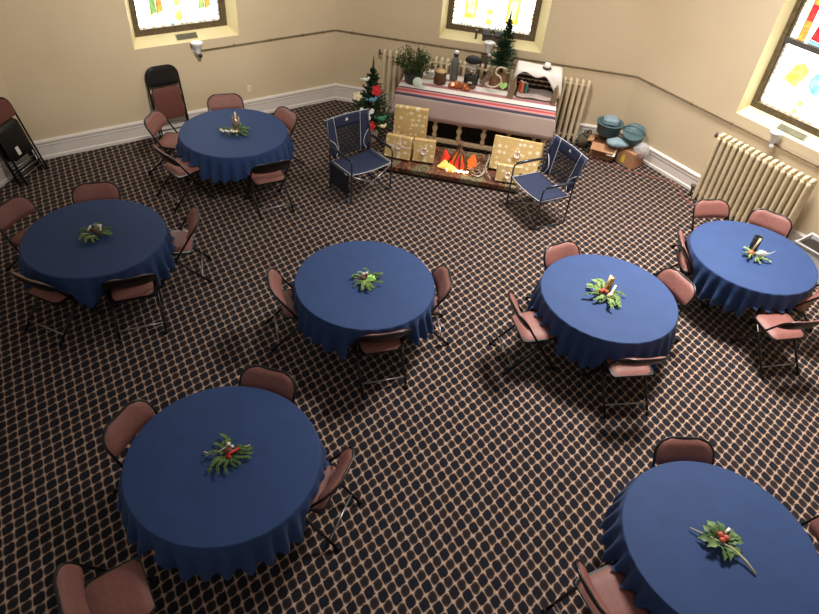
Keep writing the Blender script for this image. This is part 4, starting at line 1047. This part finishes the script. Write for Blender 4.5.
# cloth over the crate
m = MB()
def drape(u, v):
    x = (u-.5)*(CW+.34); y = .215-min(v, .8)/.8*.345; z = CHh+.026+.006*math.sin(9*u+6*v)
    ex = max(0, abs(x)-CW/2-.03); z -= ex*1.7; x = math.copysign(min(abs(x), CW/2+.035+ex*.3), x)
    if v > .8:
        q = (v-.8)/.2; L = .05+.03*math.sin(u*17)+.27*max(0, 1-abs(u-.86)/.26)+.06*max(0, 1-abs(u-.1)/.12)
        y -= .03*math.sin(q*PI/2)+.02*q; z -= q*L
    return (x, y, z)
m.grid(drape, 22, 16); o = solidify(m.build('crate_cloth', M['linen']), .005); o.location = cl; o.rotation_euler = (0, 0, AB); tag(o, 'rumpled white linen cloth draped over the slatted crate', 'cloth')
m = MB()
def floorcloth(u, v): return ((u-.5)*(CW-.06), .15-v*.42, .036+.007*math.sin(11*u+3*v)+(0 if v < .8 else -.0))
m.grid(floorcloth, 18, 12); o = solidify(m.build('crate_lining_cloth', M['mauve_linen']), .005); o.location = cl; o.rotation_euler = (0, 0, AB); tag(o, 'mauve cloth spread inside the slatted crate', 'cloth')
for i, (mt, h, lab) in enumerate(((M['book_red'], .17, 'small orange-red book standing inside the crate'), (M['book_teal'], .15, 'small dark teal book standing inside the crate behind the orange one'))):
    tb = thing('small_book', lab, 'book', D(3.62-.24+.065*i, .72-.02*i, BZ+.050), AB+.5)
    m = MB(); m.box((0, 0, h/2), (.045, .11, h), bev=.004); m.build('cover', mt, tb)
    m = MB(); m.box((0, .004, h/2), (.034, .106, h+.003)); m.build('pages', M['linen'], tb)
# bark slab at the right of the crate opening
def slab(m): m.prism([(-.08, 0), (.05, 0), (.09, .14), (.06, .28), (.02, .33), (-.04, .22)], (0, 0, 0), (.5, -.86, 0), (0, .1, 1), (.86, .5, 0), -.012, .012)
o = small('bark_slab', 'grey-brown bark slab standing at the right mouth of the crate', 'bark slab', M['driftwood'], D(3.93, .95, BZ+.004), slab); o.rotation_euler = (0, 0, AB)
def slab2(m): m.prism([(-.05, 0), (.05, 0), (.07, .2), (.0, .36), (-.05, .2)], (0, 0, 0), (.8, -.5, 0), (.1, 0, 1), (.5, .8, 0), -.02, .02)
o = small('bark_slab', 'grey-brown bark piece standing at the left mouth of the crate', 'bark slab', M['driftwood'], D(3.22, .95, BZ+.004), slab2); o.rotation_euler = (0, 0, AB)
t = thing('candle_dish', 'white candle in a dark dish on top of the draped crate', 'candle', D(3.73, .60, BZ+CHh+.042), AB)
m = MB(); m.lathe([(.06, 0), (.075, .015), (.07, .02), (.001, .018)], 16); m.build('dish', M['wicker'], t)
m = MB(); m.lathe([(.045, .02), (.048, .03), (.048, .085), (.02, .095), (.001, .09)], 16); m.build('candle', M['white_ball'], t)

# ------------------------------------------------------------------ camp chairs
def make_camp(label, pocket):
    """director-style folding chair, +Y is forward"""
    t = thing('camp_chair', label, 'camp chair', group='navy camp chairs'); W = .365; F = .25; Bk = -.29; SZ = .475; AZ = .69
    for sx in (-1, 1):
        x = sx*W; m = MB(); m.tube(smooth_path([(x, F, .012), (x, F, .35), (x, F, AZ-.06), (x, F-.05, AZ), (x, F-.15, AZ+.005), (x, Bk+.02, AZ)], 5), .012, 8); m.tube([(x, Bk, .012), (x, Bk+.0, AZ), (x, Bk-.10, 1.04)], .012, 8); m.tube([(x, F, .014), (x, Bk, .014)], .010, 8); m.tube([(x, Bk+.02, SZ-.02), (x, F, SZ-.02)], .010, 8)
        m.build('side_frame', M['camp_steel'], t)
        m = MB(); m.tube([(x, F-.04, AZ+.008), (x, -.02, AZ+.012), (x, Bk+.06, AZ+.008)], [.019, .022, .019], 8); m.build('armrest', M['camp_dark'] if pocket else M['camp_steel'], t)
    for y in (F-.01, Bk+.03):
        m = MB(); m.tube([(-W, y, .04), (W, y, SZ-.02)], .008, 6); m.tube([(W, y+.012, .04), (-W, y+.012, SZ-.02)], .008, 6); m.build('cross_brace', M['steel'], t)
    m = MB(); m.grid(lambda u, v: ((u-.5)*2*(W-.005), Bk+.03+v*(F-Bk-.03), SZ-.03*math.sin(PI*u)), 12, 8); st = solidify(m.build('seat', M['camp_blue'], t), .012)
    m = MB(); m.tube([((u/10-.5)*2*(W-.005), F, SZ-.03*math.sin(PI*u/10)+.004) for u in range(11)], .006, 6)
    for sx in (-1, 1): m.tube([(sx*(W-.004), Bk+.03, SZ+.004), (sx*(W-.004), F, SZ+.004)], .005, 6)
    m.build('piping', M['piping'], st)
    def bp(u, v, o=0.): w = W*(.88+.20*v); z = SZ+.02+v*.56; return ((u-.5)*2*w, Bk+.02-.12*v-.05*math.sin(PI*u)*(1-.3*v)+o, z)
    m = MB(); m.grid(lambda u, v: bp(u*.2, v), 4, 8); m.grid(lambda u, v: bp(.8+u*.2, v), 4, 8); m.grid(lambda u, v: bp(.2+u*.6, .70+.30*v), 8, 4); bk = solidify(m.build('backrest', M['camp_blue'], t), .012)
    # woven mesh window of the backrest
    m = MB()
    for k in range(25): m.tube([bp(.2+.6*k/24, v/6*.70) for v in range(7)], .0058, 4, mi=0)
    for k in range(18): m.tube([bp(.2+.6*u/6, .70*k/17, .003) for u in range(7)], .0058, 4, mi=0)
    m.build('mesh_panel', M['camp_dark'], bk)
    m = MB()
    m.tube([bp(u/10, 1., .002) for u in range(11)], .005, 6)
    for u0 in (.2, .8): m.tube([bp(u0, v/8, .010) for v in range(9)], .0042, 6)
    for u0, sx in ((0, -1), (1, 1)): m.tube(smooth_path([Vector(bp(u0, .50)), Vector(bp(u0, .38))+Vector((sx*-.07, .012, 0)), Vector(bp(u0, .2))+Vector((sx*-.10, .012, 0)), Vector(bp(u0, .02))+Vector((sx*-.05, .012, 0))], 4), .006, 6)
    m.build('piping', M['piping'], bk)
    m = MB(); q = Vector(bp(.5, .87, .012)); m.add([q+Vector((-.025, 0, -.02)), q+Vector((.025, 0, -.02)), q+Vector((.018, 0, .015)), q+Vector((0, 0, .03)), q+Vector((-.018, 0, .015))], [(0, 1, 2, 3, 4)], 0, False); m.build('logo_patch', M['plastic_white'], bk)
    if pocket:
        m = MB(); m.box((W+.025 if pocket > 0 else -W-.025, -.02, .30), (.02, .46, .34), bev=.006); m.build('side_pocket', M['camp_dark'], t)
        m = MB(); m.tube([(W+.03 if pocket > 0 else -W-.03, .12, .46), (W+.03 if pocket > 0 else -W-.03, .19, .46)], .007, 6); m.build('pocket_clip', M['plastic_white'], t)
    return t
# facing (fx, fy): yaw = atan2(fy, fx) - 90 deg
c = make_camp('navy camp chair left of the campfire with a dark side pocket', 1); yaw = math.atan2(-.73, .69)-PI/2
c.location = (-.93, 8.59, 0); c.rotation_euler = (0, 0, yaw)
c = make_camp('navy camp chair right of the campfire turned away from the radiator', 0); yaw = math.atan2(-.514, -.857)-PI/2
c.location = (1.71, 8.42, 0); c.rotation_euler = (0, 0, yaw)

# ------------------------------------------------------------------ corner clutter
t = thing('open_carton', 'open tan cardboard carton with flaps out in the back right corner', 'box', (3.09, 10.60, 0), R_(-20))
m = MB(); w, d, h = .40, .32, .26
for c_, sz in (((0, -d/2, h/2), (w, .008, h)), ((0, d/2, h/2), (w, .008, h)), ((-w/2, 0, h/2), (.008, d, h)), ((w/2, 0, h/2), (.008, d, h)), ((0, 0, .006), (w, d, .01))): m.box(c_, sz)
m.build('carton_body', M['card'], t)
for (c_, sz, rt) in (((0, -d/2-.09, h-.03), (w, .18, .006), Matrix.Rotation(.35, 3, 'X')), ((-w/2-.05, 0, h-.0), (.10, d, .006), Matrix.Rotation(-.25, 3, 'Y'))):
    m = MB(); m.box(c_, sz, rt); m.build('flap', M['card'], t)
m = MB(); m.box((0, 0, h-.05), (w-.03, d-.03, .04), bev=.02); m.build('contents', M['card_dark'], t)
m = MB(); m.box((.16, -d/2-.10, h-.06), (.14, .16, .006), Matrix.Rotation(.5, 3, 'X')); m.build('printed_flap', M['sticker'], t)
t = thing('brown_carton', 'closed brown carton with a yellow sticker in the back right corner', 'box', (3.50, 10.36, 0), R_(-50))
m = MB(); m.box((0, 0, .14), (.36, .30, .28), bev=.005); m.build('carton_body', M['card'], t)
m = MB(); m.box((-.03, -.152, .12), (.07, .004, .13)); m.build('sticker', M['yellow_label'], t)
m = MB(); m.ball((.10, -.04, .22), (.15, .15, .14), 12, 8, jit=.12, rnd=random.Random(6)); o = m.build('plastic_bag', M['film']); o.location = (3.52, 10.33, .08); tag(o, 'crumpled clear plastic bag over the brown carton', 'bag')
t = thing('teal_tub', 'teal plastic tub holding pale bags on top of the open carton', 'tub', (3.10, 10.70, .345), R_(-25))
m = MB(); m.lathe([(.17, 0), (.19, .02), (.22, .20), (.235, .205), (.235, .215), (.205, .215), (.18, .03), (.001, .03)], 20); m.build('tub_body', M['teal'], t)
m = MB(); m.box((0, 0, .24), (.26, .22, .14), Matrix.Rotation(.3, 3, 'Z'), bev=.04); m.build('pale_bag', M['teal_light'], t)
t = thing('teal_basket', 'dark teal oval basket with a loop handle lying atop the brown carton', 'basket', (3.46, 10.42, .345), R_(-30))
m = MB(); m.T = Matrix.Translation((0, 0, .14)) @ Matrix.Rotation(.45, 4, 'X'); m.lathe([(.13, -.12), (.16, -.09), (.185, .08), (.19, .10), (.17, .10), (.14, .07), (.001, .075)], 20); m.build('basket_body', M['teal'], t)
m = MB(); m.T = Matrix.Translation((0, 0, .14)) @ Matrix.Rotation(.45, 4, 'X'); m.tube([(.185*math.cos(a), .0, .09+.13*math.sin(a)) for a in [PI*k/10 for k in range(11)]], .013, 6); m.build('handle', M['teal'], t)
m = MB(); m.ball((0, 0, 0), (.20, .13, .07), 12, 7, jit=.12, rnd=random.Random(2)); o = m.build('grey_cloth_bundle', M['teal_light']); o.location = (3.22, 10.36, .36); tag(o, 'blue-grey cloth bundle drooping over the open carton', 'cloth')
t = thing('dark_carrier_bag', 'crumpled dark olive carrier bag beside the back radiator', 'bag', (2.765, 10.82, 0), .2)
t.scale = (.75, .75, .9)
m = MB(); rnd = random.Random(14); m.ball((0, 0, .13), (.17, .14, .14), 14, 9, jit=.14, rnd=rnd); m.ball((.04, 0, .27), (.10, .09, .07), 10, 7, jit=.2, rnd=rnd); m.build('bag_body', M['grey_cloth'], t)
m = MB(); m.tube([(-.02, -.05, .30), (.02, -.08, .38), (.09, -.05, .37), (.12, -.04, .29)], .012, 6); m.build('handle', M['plastic_dark'], t)
m = MB(); m.tube(smooth_path([(2.62, 10.62, .008), (2.86, 10.40, .008), (3.08, 10.28, .008), (3.36, 10.12, .008), (3.62, 10.02, .008), (3.86, 9.93, .008), (4.10, 9.88, .008), (4.20, 9.66, .008), (4.23, 9.38, .008), (4.32, 9.18, .008), (4.52, 9.02, .008)], 8), .0075, 6); tag(m.build('power_cord', M['cord']), 'salmon power cord trailing along the carpet to the right radiator', 'cord')
# tote by the right wall at the picture edge
t = thing('white_tote', 'white plastic tote beyond the right table at the right photo edge', 'tote', wp(FR_, 4.03, .33, 0), R_(-52.5))
m = MB()
for c_, sz in (((0, -.2, .22), (.60, .015, .44)), ((0, .2, .22), (.60, .015, .44)), ((-.3, 0, .22), (.015, .4, .44)), ((.3, 0, .22), (.015, .4, .44)), ((0, 0, .01), (.6, .4, .015))): m.box(c_, sz)
m.build('tote_body', M['plastic_white'], t)
m = MB(); m.tube([(-.31, -.21, .44), (.31, -.21, .44), (.31, .21, .44), (-.31, .21, .44)], .014, 6, True); m.build('rim', M['plastic_white'], t)
m = MB(); m.box((0, 0, .36), (.54, .34, .10), bev=.03); m.build('contents', M['plastic_dark'], t)

# ------------------------------------------------------------------ light
w = bpy.data.worlds.new('world'); sc.world = w; w.use_nodes = True
bg = w.node_tree.nodes['Background']; bg.inputs[0].default_value = (1.0, .94, .87, 1); bg.inputs[1].default_value = .26
def area(name, loc, target, size, power, color, sizey=None):
    l = bpy.data.lights.new(name, 'AREA'); l.energy = power; l.color = color; l.size = size
    if sizey: l.shape = 'RECTANGLE'; l.size_y = sizey
    o = bpy.data.objects.new(name, l); col.objects.link(o); o.location = loc
    o.rotation_euler = (Vector(target)-Vector(loc)).to_track_quat('-Z', 'Y').to_euler(); return o
o = area('ceiling_light', (3.1, 8.3, 7.4), (3.2, 6.2, 0), 1.7, 400, (1, .955, .905)); o.data.spread = R_(85)
o = area('wall_fill_light', (-.4, 4.4, 6.6), (-3.7, 10.3, 2.0), .9, 60, (1, .94, .84)); o.data.spread = R_(65)  # fill lamp added to lift the left wall, not a known fixture
o = area('wall_fill_light', (-.6, 5.4, 6.6), (3.2, 11.0, 2.2), .9, 48, (1, .94, .86)); o.data.spread = R_(65)  # second added fill, brightens the back and right walls
sc.view_settings.view_transform = 'Standard'; sc.view_settings.look = 'None'; sc.view_settings.exposure = 0.; sc.view_settings.gamma = 1.
sc.cycles.use_denoising = True
sc.cycles.max_bounces = 6; sc.cycles.diffuse_bounces = 3; sc.cycles.glossy_bounces = 3; sc.cycles.transparent_max_bounces = 8
sc.cycles.sample_clamp_indirect = 6
